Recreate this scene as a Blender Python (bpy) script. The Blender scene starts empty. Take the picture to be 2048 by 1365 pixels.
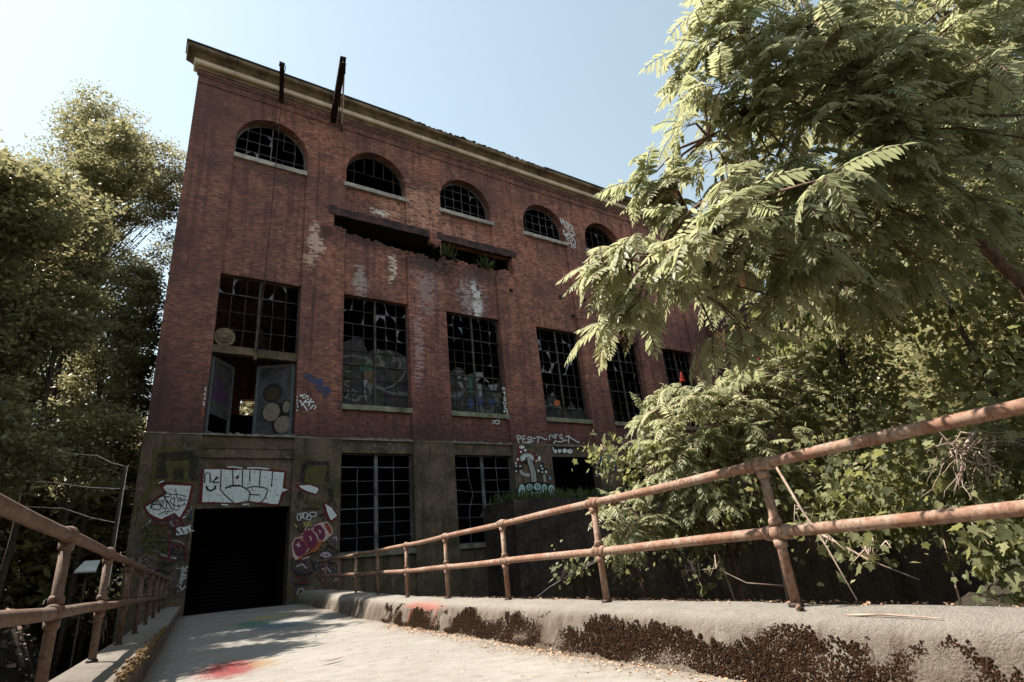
import bpy, math, random
import numpy as np
from mathutils import Vector, Matrix
random.seed(7)
rng = np.random.default_rng(11)
C = bpy.context.scene.collection
S = bpy.context.scene
PI = math.pi

# ------------------------------------------------------------------ camera
CAM_Z = 0.95
cam = bpy.data.objects.new("camera", bpy.data.cameras.new("camera"))
C.objects.link(cam)
R = ((0.838896, -0.536261, -0.0931547), (0.124587, 0.355791, -0.926224), (0.529842, 0.765399, 0.365283))
cam.matrix_world = Matrix(((R[0][0], -R[1][0], -R[2][0], 0), (R[0][1], -R[1][1], -R[2][1], 0),
                           (R[0][2], -R[1][2], -R[2][2], CAM_Z), (0, 0, 0, 1)))
cam.data.sensor_width = 36.0
cam.data.lens = 36.0 * 1117.53 / 2048
cam.data.clip_start = 0.05
cam.data.clip_end = 1500
S.camera = cam

# ------------------------------------------------------------------ light
SUN_AZ = math.radians(46)      # left of the facade normal (world +Y)
SUN_EL = math.radians(57)
SKY_STRENGTH = 0.071
SUN_STRENGTH = 5.0
EXPOSURE = 1.36
world = bpy.data.worlds.new("World")
S.world = world
world.use_nodes = True
wn = world.node_tree
wn.nodes.clear()
sky = wn.nodes.new("ShaderNodeTexSky")
sky.sky_type = 'NISHITA'
sky.sun_disc = False
sky.sun_elevation = SUN_EL
sky.sun_rotation = -SUN_AZ
sky.air_density = 2.0
sky.dust_density = 0.6
sky.ozone_density = 1.0
hs = wn.nodes.new("ShaderNodeHueSaturation")
hs.inputs['Saturation'].default_value = 0.64
hs.inputs['Hue'].default_value = 0.482
bg = wn.nodes.new("ShaderNodeBackground")
bg.inputs['Strength'].default_value = SKY_STRENGTH
wo = wn.nodes.new("ShaderNodeOutputWorld")
wn.links.new(sky.outputs[0], hs.inputs['Color'])
wn.links.new(hs.outputs[0], bg.inputs[0])
wn.links.new(bg.outputs[0], wo.inputs[0])
sd = bpy.data.lights.new("sun", 'SUN')
sd.energy = SUN_STRENGTH
sd.angle = math.radians(0.5)
sd.color = (1.0, 0.94, 0.84)
sun = bpy.data.objects.new("sun", sd)
C.objects.link(sun)
SUND = Vector((-math.sin(SUN_AZ) * math.cos(SUN_EL), math.cos(SUN_AZ) * math.cos(SUN_EL), math.sin(SUN_EL)))
sun.rotation_euler = SUND.to_track_quat('Z', 'Y').to_euler()
sun.location = (-20, 20, 40)
S.view_settings.view_transform = 'Standard'
S.view_settings.look = 'None'
S.view_settings.exposure = EXPOSURE
S.view_settings.gamma = 1.0
S.cycles.max_bounces = 8
S.cycles.transparent_max_bounces = 12

# ------------------------------------------------------------------ helpers
def wloc(o):
    v = Vector((0, 0, 0))
    while o:
        v += o.location
        o = o.parent
    return v

def meta(o, label=None, cat=None, group=None, kind=None):
    if label: o['label'] = label
    if cat: o['category'] = cat
    if group: o['group'] = group
    if kind: o['kind'] = kind
    return o

def thing(name, label, cat, loc=(0, 0, 0), group=None):
    o = bpy.data.objects.new(name, None)
    o.empty_display_size = 0.3
    C.objects.link(o)
    o.location = loc
    return meta(o, label, cat, group)

class MB:
    def __init__(s):
        s.v = []; s.f = []; s.m = []; s.cur = 0
    def poly(s, pts):
        b = len(s.v); s.v.extend([tuple(p) for p in pts])
        s.f.append(tuple(range(b, b + len(pts)))); s.m.append(s.cur)
    def box(s, x0, x1, y0, y1, z0, z1):
        b = len(s.v)
        s.v.extend([(x0, y0, z0), (x1, y0, z0), (x1, y1, z0), (x0, y1, z0), (x0, y0, z1), (x1, y0, z1), (x1, y1, z1), (x0, y1, z1)])
        for f in ((0, 3, 2, 1), (4, 5, 6, 7), (0, 1, 5, 4), (1, 2, 6, 5), (2, 3, 7, 6), (3, 0, 4, 7)):
            s.f.append(tuple(b + i for i in f)); s.m.append(s.cur)
    def obox(s, c, ax, ay, az):
        """box from centre and three half-axis vectors"""
        c = Vector(c); ax = Vector(ax); ay = Vector(ay); az = Vector(az); b = len(s.v)
        for k in ((-1, -1, -1), (1, -1, -1), (1, 1, -1), (-1, 1, -1), (-1, -1, 1), (1, -1, 1), (1, 1, 1), (-1, 1, 1)):
            s.v.append(tuple(c + ax * k[0] + ay * k[1] + az * k[2]))
        for f in ((0, 3, 2, 1), (4, 5, 6, 7), (0, 1, 5, 4), (1, 2, 6, 5), (2, 3, 7, 6), (3, 0, 4, 7)):
            s.f.append(tuple(b + i for i in f)); s.m.append(s.cur)
    def tube(s, path, rad, n=8, cap=True):
        path = [Vector(p) for p in path]
        if not hasattr(rad, '__len__'): rad = [rad] * len(path)
        rings = []
        prev = None
        for i, p in enumerate(path):
            t = (path[min(i + 1, len(path) - 1)] - path[max(i - 1, 0)])
            if t.length < 1e-9: t = Vector((0, 0, 1))
            t.normalize()
            if prev is None:
                a = Vector((0, 0, 1)) if abs(t.z) < 0.9 else Vector((1, 0, 0))
                u = t.cross(a).normalized()
            else:
                u = (prev - t * prev.dot(t)).normalized()
            prev = u
            w = t.cross(u)
            b = len(s.v)
            for k in range(n):
                an = 2 * PI * k / n
                s.v.append(tuple(p + (u * math.cos(an) + w * math.sin(an)) * rad[i]))
            rings.append(b)
        for a, b in zip(rings[:-1], rings[1:]):
            for k in range(n):
                s.f.append((a + k, a + (k + 1) % n, b + (k + 1) % n, b + k)); s.m.append(s.cur)
        if cap:
            s.f.append(tuple(reversed(range(rings[0], rings[0] + n)))); s.m.append(s.cur)
            s.f.append(tuple(range(rings[-1], rings[-1] + n))); s.m.append(s.cur)
    def ball(s, c, r, n=12, m=8, sc=(1, 1, 1)):
        c = Vector(c)
        pts = []
        for j in range(m + 1):
            th = PI * j / m
            pts.append((math.sin(th), math.cos(th)))
        b = len(s.v)
        for (sr, cz) in pts:
            for k in range(n):
                an = 2 * PI * k / n
                s.v.append((c.x + r * sr * math.cos(an) * sc[0], c.y + r * sr * math.sin(an) * sc[1], c.z + r * cz * sc[2]))
        for j in range(m):
            for k in range(n):
                s.f.append((b + j * n + k, b + j * n + (k + 1) % n, b + (j + 1) * n + (k + 1) % n, b + (j + 1) * n + k)); s.m.append(s.cur)
    def build(s, name, mats, parent=None, origin=None, smooth=False, label=None):
        me = bpy.data.meshes.new(name)
        off = wloc(parent) if parent else Vector((0, 0, 0))
        og = Vector(origin) if origin is not None else Vector((0, 0, 0))
        if parent and origin is None: og = off
        me.from_pydata([(x - og.x, y - og.y, z - og.z) for x, y, z in s.v], [], s.f)
        mats = mats if isinstance(mats, (list, tuple)) else [mats]
        for m in mats: me.materials.append(m)
        if len(mats) > 1:
            me.polygons.foreach_set('material_index', s.m)
        if smooth:
            me.polygons.foreach_set('use_smooth', [True] * len(me.polygons))
        me.update()
        o = bpy.data.objects.new(name, me)
        C.objects.link(o)
        o.location = og - off
        if parent: o.parent = parent
        if label: o['label'] = label
        return o

def leafmesh(name, V, faces, rand, mat, parent=None, smooth=False):
    """V (N,k,3) copies of a k-vertex leaf; faces index tuples of equal length"""
    N, k, _ = V.shape
    off = wloc(parent) if parent else Vector((0, 0, 0))
    co = (V.reshape(-1, 3) - np.array(off)).astype(np.float32)
    fa = np.array(faces, dtype=np.int64)
    nf, fl = fa.shape
    idx = (fa[None, :, :] + (np.arange(N) * k)[:, None, None]).reshape(-1)
    me = bpy.data.meshes.new(name)
    me.vertices.add(N * k); me.vertices.foreach_set('co', co.ravel())
    me.loops.add(len(idx)); me.loops.foreach_set('vertex_index', idx.astype(np.int32))
    me.polygons.add(N * nf)
    me.polygons.foreach_set('loop_start', (np.arange(N * nf) * fl).astype(np.int32))
    at = me.attributes.new('v', 'FLOAT', 'FACE')
    at.data.foreach_set('value', np.repeat(rand, nf).astype(np.float32))
    me.materials.append(mat)
    if smooth: me.polygons.foreach_set('use_smooth', [True] * (N * nf))
    me.update(calc_edges=True)
    me.validate()
    o = bpy.data.objects.new(name, me)
    C.objects.link(o)
    if parent: o.parent = parent
    return o

def norm(a):
    return a / np.maximum(np.linalg.norm(a, axis=-1, keepdims=True), 1e-9)

def place(T, P, D, Nn, sc):
    """leaf template T (k,3: width, length, normal) to positions P, directions D, normals Nn, scales sc"""
    Y = norm(D); Z = norm(Nn - (Nn * Y).sum(-1, keepdims=True) * Y); X = np.cross(Y, Z)
    sc = np.asarray(sc).reshape(-1, 1, 1)
    return P[:, None, :] + sc * (T[None, :, 0:1] * X[:, None, :] + T[None, :, 1:2] * Y[:, None, :] + T[None, :, 2:3] * Z[:, None, :])

# ------------------------------------------------------------------ materials
class NT:
    def __init__(s, name):
        s.mat = bpy.data.materials.new(name); s.mat.use_nodes = True
        s.t = s.mat.node_tree; s.t.nodes.clear()
        s.out = s.t.nodes.new("ShaderNodeOutputMaterial")
    def n(s, typ, ins=None, **attrs):
        nd = s.t.nodes.new(typ)
        for k, v in attrs.items(): setattr(nd, k, v)
        for k, v in (ins or {}).items(): s.set(nd.inputs[k], v)
        return nd
    def set(s, sock, v):
        if isinstance(v, bpy.types.NodeSocket): s.t.links.new(v, sock)
        elif isinstance(v, bpy.types.Node): s.t.links.new(v.outputs[0], sock)
        else: sock.default_value = v
    def math(s, op, a, b=0.0, clamp=False):
        nd = s.n("ShaderNodeMath", {0: a, 1: b}, operation=op); nd.use_clamp = clamp; return nd.outputs[0]
    def mix(s, fac, a, b, blend='MIX'):
        nd = s.t.nodes.new("ShaderNodeMix"); nd.data_type = 'RGBA'; nd.blend_type = blend
        s.set(nd.inputs[0], fac); s.set(nd.inputs[6], a); s.set(nd.inputs[7], b); return nd.outputs[2]
    def ramp(s, fac, stops):
        nd = s.t.nodes.new("ShaderNodeValToRGB"); s.set(nd.inputs[0], fac)
        e = nd.color_ramp.elements
        while len(e) < len(stops): e.new(0.5)
        for k, (p, c) in enumerate(stops):
            e[k].position = p; e[k].color = c if len(c) == 4 else (*c, 1)
        return nd.outputs[0]
    def rng(s, v, a, b, c=0.0, d=1.0):
        nd = s.n("ShaderNodeMapRange", {0: v, 1: a, 2: b, 3: c, 4: d}); nd.clamp = True; return nd.outputs[0]
    def noise(s, vec, scale, detail=4.0, rough=0.55, dim=None):
        nd = s.n("ShaderNodeTexNoise", {'Scale': scale, 'Detail': detail, 'Roughness': rough})
        if vec is not None: s.set(nd.inputs['Vector'], vec)
        return nd.outputs[0]
    def pos(s):
        return s.n("ShaderNodeNewGeometry").outputs['Position']
    def bsdf(s, col, rough=0.8, spec=0.3, metal=0.0, bump=None, bstr=0.3, bdist=0.02):
        p = s.n("ShaderNodeBsdfPrincipled", {'Base Color': col, 'Roughness': rough, 'Metallic': metal})
        p.inputs['Specular IOR Level'].default_value = spec
        if bump is not None:
            b = s.n("ShaderNodeBump", {'Height': bump, 'Strength': bstr, 'Distance': bdist})
            s.t.links.new(b.outputs[0], p.inputs['Normal'])
        return p
    def done(s, sh):
        s.t.links.new(sh.outputs[0], s.out.inputs['Surface']); return s.mat

def c4(r, g, b): return (r, g, b, 1)

def simple(name, col, rough=0.7, spec=0.3, metal=0.0, var=0.25, scale=6.0, col2=None, bstr=0.2):
    N = NT(name); p = N.pos()
    nz = N.noise(p, scale, 5)
    c = N.mix(N.rng(nz, 0.3, 0.7), c4(*[x * (1 - var) for x in col]), c4(*(col2 or [min(1, x * (1 + var)) for x in col])))
    return N.done(N.bsdf(c, rough, spec, metal, bump=nz, bstr=bstr))

def ellmask(N, X, Z, cx, cz, rx, rz, inner=0.55):
    a = N.math('DIVIDE', N.math('SUBTRACT', X, cx), rx); b = N.math('DIVIDE', N.math('SUBTRACT', Z, cz), rz)
    d = N.math('SQRT', N.math('ADD', N.math('MULTIPLY', a, a), N.math('MULTIPLY', b, b)))
    return N.rng(d, inner, 1.0, 1.0, 0.0)

def brick_material():
    N = NT("red_brick"); p = N.pos()
    sp = N.n("ShaderNodeSeparateXYZ", {0: p})
    X, Y, Z = sp.outputs
    u = N.math('ADD', X, Y)
    uv = N.n("ShaderNodeCombineXYZ", {0: u, 1: Z, 2: 0.0}).outputs[0]
    bt = N.n("ShaderNodeTexBrick", {'Vector': uv, 'Color1': c4(0.47, 0.178, 0.120), 'Color2': c4(0.165, 0.074, 0.064),
             'Mortar': c4(0.20, 0.125, 0.105), 'Scale': 1.0, 'Mortar Size': 0.010, 'Mortar Smooth': 0.2, 'Bias': -0.1,
             'Brick Width': 0.225, 'Row Height': 0.078})
    col = bt.outputs[0]
    # a second lattice with the same joints picks out odd bricks
    cell = N.n("ShaderNodeTexWhiteNoise", {'Vector': N.n("ShaderNodeCombineXYZ", {
        0: N.math('FLOOR', N.math('DIVIDE', u, 0.225)), 1: N.math('FLOOR', N.math('DIVIDE', Z, 0.078)), 2: 0.0}).outputs[0]}, noise_dimensions='2D').outputs[0]
    col = N.mix(N.rng(cell, 0.80, 0.97, 0.0, 0.65), col, c4(0.56, 0.27, 0.18))
    col = N.mix(N.rng(cell, 0.16, 0.02, 0.0, 0.7), col, c4(0.085, 0.045, 0.05))
    big = N.noise(uv, 0.28, 5, 0.65)
    col = N.mix(N.rng(big, 0.42, 0.64, 0.0, 0.78), col, c4(0.115, 0.062, 0.058))
    mid = N.noise(uv, 1.3, 5, 0.65)
    col = N.mix(N.rng(mid, 0.50, 0.70, 0.0, 0.7), col, c4(0.085, 0.050, 0.050))
    col = N.mix(N.rng(mid, 0.42, 0.28, 0.0, 0.35), col, c4(0.48, 0.22, 0.15))
    fine = N.noise(uv, 9.0, 3)
    # warped coordinates for the stains
    wx = N.math('ADD', X, N.math('MULTIPLY', N.math('SUBTRACT', mid, 0.5), 1.1))
    wz = N.math('ADD', Z, N.math('MULTIPLY', N.math('SUBTRACT', fine, 0.5), 0.9))
    def patch(cx, cz, rx, rz, colr, amt, lo=0.35, hi=0.6, per=True):
        nonlocal col
        m = ellmask(N, wx, wz, cx, cz, rx, rz, 0.2)
        g = N.math('ADD', N.math('MULTIPLY', cell, 0.75), N.math('MULTIPLY', fine, 0.4)) if per else fine
        m = N.math('MULTIPLY', N.rng(N.math('MULTIPLY', m, g), lo * 0.7, hi * 0.7), amt)
        m = N.math('MULTIPLY', m, N.rng(bt.outputs[1], 0.9, 0.3, 0.35, 1.0))
        col = N.mix(m, col, c4(*colr))
    lime = (0.62, 0.56, 0.54); pale = (0.55, 0.38, 0.30)
    patch(9.6, 19.95, 1.0, 0.38, (0.85, 0.80, 0.76), 1.0, 0.42, 0.6)
    patch(8.5, 15.4, 0.55, 1.5, (0.50, 0.44, 0.42), 0.75, 0.2, 0.7)
    patch(15.2, 15.6, 1.5, 2.3, (0.50, 0.43, 0.45), 0.75, 0.30, 0.8)
    patch(15.5, 15.4, 0.40, 2.3, (0.78, 0.74, 0.76), 1.0, 0.2, 0.55)
    patch(12.2, 15.8, 1.3, 3.2, (0.38, 0.30, 0.31), 0.7, 0.35, 0.8)
    patch(11.6, 12.0, 0.5, 4.6, (0.50, 0.36, 0.36), 0.6, 0.48, 0.75)
    patch(10.3, 16.5, 0.40, 1.5, (0.80, 0.66, 0.55), 1.0, 0.42, 0.60)
    patch(6.1, 17.1, 0.75, 1.5, (0.70, 0.50, 0.42), 1.0, 0.30, 0.5)
    patch(6.6, 17.8, 0.5, 0.6, (0.07, 0.03, 0.025), 1.0, 0.2, 0.35)
    patch(5.8, 15.9, 0.35, 0.6, (0.62, 0.42, 0.34), 1.0, 0.3, 0.5)
    patch(11.5, 21.0, 4.0, 2.8, (0.66, 0.36, 0.25), 0.75, 0.42, 0.75)
    patch(14.5, 19.8, 4.5, 1.2, (0.62, 0.32, 0.25), 0.5, 0.40, 0.75)
    patch(1.0, 20.2, 0.9, 0.8, (0.05, 0.03, 0.03), 0.6, 0.25, 0.5)
    patch(4.0, 20.6, 2.3, 0.9, (0.045, 0.03, 0.028), 0.75, 0.3, 0.55)
    patch(12.3, 8.2, 1.7, 2.6, (0.035, 0.02, 0.024), 0.6, 0.3, 0.6)
    patch(12.6, 17.3, 2.9, 1.1, (0.025, 0.02, 0.02), 0.9, 0.25, 0.5)
    patch(9.0, 18.0, 2.6, .7, (0.06, 0.035, 0.03), 0.8, 0.25, 0.5)
    patch(16.0, 17.2, 2.4, .8, (0.07, 0.05, 0.05), 0.8, 0.3, 0.55)
    # soot and run-off streaks
    sv = N.n("ShaderNodeCombineXYZ", {0: N.math('MULTIPLY', u, 2.2), 1: N.math('MULTIPLY', Z, 0.10), 2: 0.0}).outputs[0]
    st = N.noise(sv, 1.3, 5, 0.65)
    col = N.mix(N.rng(st, 0.50, 0.70, 0, 0.75), col, c4(0.060, 0.034, 0.036))
    col = N.mix(N.math('MULTIPLY', N.rng(N.math('ADD', Z, N.math('MULTIPLY', st, 3.0)), 25.6, 27.4), 0.55), col, c4(0.07, 0.045, 0.042))
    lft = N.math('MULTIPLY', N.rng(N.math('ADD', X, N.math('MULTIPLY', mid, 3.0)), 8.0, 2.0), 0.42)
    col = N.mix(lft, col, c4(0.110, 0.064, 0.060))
    # darker foot of the brickwork
    col = N.mix(N.rng(N.math('ADD', Z, N.math('MULTIPLY', mid, 2.5)), 11.5, 7.8, 0.0, 0.8), col, c4(0.055, 0.030, 0.034))
    h = N.math('ADD', N.math('MULTIPLY', bt.outputs[1], -1.0), N.math('MULTIPLY', fine, 0.6))
    return N.done(N.bsdf(col, 0.9, 0.2, bump=h, bstr=0.5, bdist=0.012))

def concrete_material(name, base, dark, light, moss=None, course=False, streak=True, sc=1.0):
    N = NT(name); p = N.pos()
    sp = N.n("ShaderNodeSeparateXYZ", {0: p}); X, Y, Z = sp.outputs
    a = N.noise(p, 1.1 * sc, 6, 0.62); b = N.noise(p, 7 * sc, 5, 0.6); f = N.noise(p, 60 * sc, 3, 0.6)
    col = N.mix(N.rng(a, 0.35, 0.68), c4(*base), c4(*dark))
    col = N.mix(N.rng(b, 0.55, 0.8, 0, 0.7), col, c4(*light))
    col = N.mix(N.rng(f, 0.52, 0.75, 0, 0.45), col, c4(*dark))
    if streak:
        sv = N.n("ShaderNodeCombineXYZ", {0: N.math('MULTIPLY', X, 3.0), 1: N.math('MULTIPLY', Y, 3.0), 2: N.math('MULTIPLY', Z, 0.18)}).outputs[0]
        st = N.noise(sv, 1.4, 4, 0.6)
        col = N.mix(N.rng(st, 0.55, 0.72, 0, 0.6), col, c4(*[x * 0.35 for x in dark]))
        col = N.mix(N.rng(st, 0.36, 0.24, 0, 0.35), col, c4(*light))
    if moss:
        g = N.noise(p, 0.8, 5, 0.65)
        col = N.mix(N.rng(g, 0.52, 0.66, 0, 0.75), col, c4(*moss))
    return N.done(N.bsdf(col, 0.92, 0.2, bump=N.math('ADD', b, N.math('MULTIPLY', f, 0.5)), bstr=0.35, bdist=0.02))

M = {}
M['brick'] = brick_material()
M['base'] = concrete_material("stained_concrete", (0.175, 0.125, 0.088), (0.058, 0.045, 0.034), (0.36, 0.28, 0.22), moss=(0.045, 0.050, 0.020))
M['sill'] = concrete_material("stone_sill", (0.50, 0.45, 0.42), (0.22, 0.19, 0.18), (0.66, 0.62, 0.58), streak=False, sc=2)
M['mossy_sill'] = concrete_material("mossy_stone_sill", (0.30, 0.28, 0.21), (0.12, 0.12, 0.08), (0.48, 0.45, 0.36), moss=(0.06, 0.07, 0.03), streak=False, sc=2)
M['chalk'] = concrete_material("weathered_ledge", (0.30, 0.27, 0.24), (0.10, 0.09, 0.08), (0.60, 0.56, 0.54), streak=False, sc=2.5)
M['cornice'] = concrete_material("weathered_cornice", (0.27, 0.195, 0.13), (0.070, 0.055, 0.040), (0.40, 0.31, 0.22))
M['band'] = concrete_material("stone_band", (0.72, 0.59, 0.47), (0.42, 0.32, 0.25), (0.80, 0.70, 0.58), streak=False)
M['flashing'] = simple("roof_flashing", (0.055, 0.065, 0.075), 0.5, 0.4, 0.3)
M['steel'] = simple("dark_steel", (0.022, 0.019, 0.018), 0.6, 0.3, 0.4, scale=3, col2=(0.06, 0.035, 0.028))
M['lintel'] = simple("tarred_steel_lintel", (0.026, 0.026, 0.036), 0.8, 0.2, 0.1, scale=3.0, col2=(0.11, 0.055, 0.05))
M['sunlit_steel'] = simple("sunlit_pale_pipe", (0.80, 0.70, 0.62), 0.5, 0.4, 0.2)  # sunlight catching the brace is put into this pale colour
M['sash'] = simple("rusty_sash", (0.028, 0.022, 0.020), 0.7, 0.3, 0.2, scale=3, col2=(0.11, 0.095, 0.09))
M['sash2'] = simple("grey_sash", (0.055, 0.058, 0.065), 0.7, 0.3, 0.1, scale=2.2, col2=(0.19, 0.20, 0.215))
M['inner'] = simple("near_black_interior", (0.012, 0.010, 0.010), 0.95, 0.1)  # one near-black tone for all inside surfaces
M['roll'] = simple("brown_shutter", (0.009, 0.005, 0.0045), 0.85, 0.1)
M['bark'] = simple("bark", (0.050, 0.038, 0.030), 0.95, 0.1, scale=14, col2=(0.12, 0.095, 0.08), bstr=0.6)
M['twig'] = simple("dry_twig", (0.26, 0.18, 0.14), 0.9, 0.2, scale=10, col2=(0.42, 0.32, 0.26))
M['redbark'] = simple("reddish_bark", (0.10, 0.060, 0.045), 0.9, 0.15, scale=12, col2=(0.21, 0.13, 0.10))
M['fruit'] = simple("crimson_fruit", (0.20, 0.018, 0.014), 0.8, 0.2, scale=30)
M['dryflower'] = simple("dried_flower_cluster", (0.50, 0.27, 0.15), 0.9, 0.2, scale=30, col2=(0.72, 0.50, 0.34))
M['darkpod'] = simple("blackened_seed_head", (0.045, 0.022, 0.016), 0.9, 0.2, scale=30)
M['mossdark'] = simple("dried_moss", (0.013, 0.0065, 0.004), 0.98, 0.05, scale=22, col2=(0.042, 0.022, 0.012))
M['litter'] = simple("dead_leaves", (0.34, 0.16, 0.085), 0.9, 0.2, scale=25, col2=(0.62, 0.42, 0.28))
M['litterdark'] = simple("brown_leaf_litter", (0.15, 0.085, 0.06), 0.9, 0.2, scale=8, col2=(0.34, 0.23, 0.18))
M['board'] = simple("white_board_paint", (0.42, 0.42, 0.39), 0.6, 0.3, scale=3)
M['disc'] = concrete_material("dirty_round_plate", (0.22, 0.17, 0.11), (0.09, 0.07, 0.05), (0.36, 0.28, 0.18), streak=False, sc=3)
M['doorpaint'] = simple("painted_door", (0.028, 0.034, 0.040), 0.7, 0.3, scale=2.5, col2=(0.085, 0.075, 0.085))
M['doorframe'] = simple("grey_door_stile", (0.10, 0.11, 0.125), 0.7, 0.3, scale=4)

def rail_material(name="rusty_pipe", k=1.0):
    N = NT(name); p = N.pos()
    a = N.noise(p, 3.5, 6, 0.65); b = N.noise(p, 26, 5, 0.65); f = N.noise(p, 140, 3)
    col = N.mix(N.rng(a, 0.38, 0.66), c4(0.215 * k, 0.108 * k, 0.068 * k), c4(0.30 * k, 0.225 * k, 0.175 * k))
    col = N.mix(N.rng(b, 0.47, 0.66, 0, 0.85), col, c4(0.11 * k, 0.045 * k, 0.024 * k))
    col = N.mix(N.rng(f, 0.58, 0.74, 0, 0.5), col, c4(0.10, 0.05, 0.035))
    col = N.mix(N.rng(b, 0.36, 0.26, 0, 0.5), col, c4(0.40 * k, 0.33 * k, 0.28 * k))
    return N.done(N.bsdf(col, 0.72, 0.3, 0.05, bump=N.math('ADD', b, N.math('MULTIPLY', f, 0.6)), bstr=0.35, bdist=0.004))
M['rail'] = rail_material()
M['rail_brown_backlit'] = rail_material("backlit_brown_pipe", 0.55)  # darker copy of the rusty pipe, backlit shade put into its brown

BA = math.radians(5.27)          # bridge axis, turned right of the facade normal
def br(s, t, z=0.0):             # along, across, up
    return (s * math.sin(BA) + t * math.cos(BA), s * math.cos(BA) - t * math.sin(BA), z)
def deck_z(s):
    k = min(1.0, max(0.0, (s - 11.0) / 13.0)); return 0.20 * k * k * (3 - 2 * k)

def bridge_coords(N, p):
    sp = N.n("ShaderNodeSeparateXYZ", {0: p}); X, Y, Z = sp.outputs
    s = N.math('ADD', N.math('MULTIPLY', X, math.sin(BA)), N.math('MULTIPLY', Y, math.cos(BA)))
    t = N.math('SUBTRACT', N.math('MULTIPLY', X, math.cos(BA)), N.math('MULTIPLY', Y, math.sin(BA)))
    return s, t, Z

def deck_material():
    N = NT("worn_concrete_deck"); p = N.pos()
    a = N.noise(p, 0.7, 6, 0.6); b = N.noise(p, 5, 6, 0.65); f = N.noise(p, 45, 4, 0.7)
    col = N.mix(N.rng(a, 0.3, 0.7), c4(0.262, 0.243, 0.218), c4(0.205, 0.187, 0.165))
    col = N.mix(N.rng(b, 0.50, 0.72, 0, 0.65), col, c4(0.145, 0.125, 0.102))
    col = N.mix(N.rng(b, 0.42, 0.25, 0, 0.5), col, c4(0.33, 0.31, 0.285))
    col = N.mix(N.rng(f, 0.60, 0.72, 0, 0.7), col, c4(0.16, 0.13, 0.11))
    vo = N.n("ShaderNodeTexVoronoi", {'Scale': 1.3, 'Vector': N.n("ShaderNodeVectorMath", {0: p, 1: N.n("ShaderNodeTexNoise", {'Scale': 2.0, 'Vector': p}).outputs[1]}, operation='ADD').outputs[0]}, feature='DISTANCE_TO_EDGE')
    crack = N.math('MULTIPLY', N.rng(vo.outputs[0], 0.012, 0.003), N.rng(a, 0.48, 0.6))
    col = N.mix(N.math('MULTIPLY', crack, 0.55), col, c4(0.17, 0.14, 0.12))
    s, t, Z = bridge_coords(N, p)
    sc_ = N.noise(N.n("ShaderNodeCombineXYZ", {0: N.math('MULTIPLY', N.math('ADD', s, N.math('MULTIPLY', t, 2.0)), 1.1), 1: N.math('MULTIPLY', t, 9.0), 2: 0.0}).outputs[0], 1.5, 6, 0.7)
    col = N.mix(N.rng(sc_, 0.62, 0.72, 0, 0.5), col, c4(0.40, 0.38, 0.35))
    col = N.mix(N.rng(sc_, 0.36, 0.27, 0, 0.45), col, c4(0.13, 0.115, 0.10))
    jn = N.math('ABSOLUTE', N.math('SUBTRACT', s, 6.2))
    ws = N.math('ADD', s, N.math('MULTIPLY', N.math('SUBTRACT', b, 0.5), 0.9)); wt = N.math('ADD', t, N.math('MULTIPLY', N.math('SUBTRACT', f, 0.5), 1.1))
    for (cs, ct, rs, rt, cc, am) in ((9.0, 0.45, 1.0, 0.46, (0.15, 0.003, 0.008), 0.9), (9.0, 0.85, 0.6, 0.25, (0.20, 0.12, 0.03), 0.5),
                                     (15.5, 1.7, 1.4, 0.9, (0.03, 0.10, 0.15), 0.6), (17.0, 1.3, 1.2, 0.55, (0.03, 0.14, 0.08), 0.7), (18.5, 1.9, 0.7, 0.7, (0.30, 0.26, 0.04), 0.6)):
        col = N.mix(N.math('MULTIPLY', N.math('MULTIPLY', ellmask(N, ws, wt, cs, ct, rs, rt, 0.5), am), N.rng(N.math('ADD', f, N.math('MULTIPLY', sc_, 0.6)), 0.62, 0.74, 0.35, 1.0)), col, c4(*cc))
    # dirt washed against the kerbs
    e = N.math('ADD', N.rng(N.math('ADD', t, N.math('MULTIPLY', b, 0.5)), 3.2, 3.75), N.rng(N.math('SUBTRACT', t, N.math('MULTIPLY', b, 0.4)), -0.35, -0.75))
    col = N.mix(N.math('MULTIPLY', e, 0.6), col, c4(0.14, 0.10, 0.07))
    return N.done(N.bsdf(col, 0.9, 0.25, bump=N.math('ADD', b, N.math('MULTIPLY', f, 0.35)), bstr=0.7, bdist=0.03))
M['deck'] = deck_material()

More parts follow.
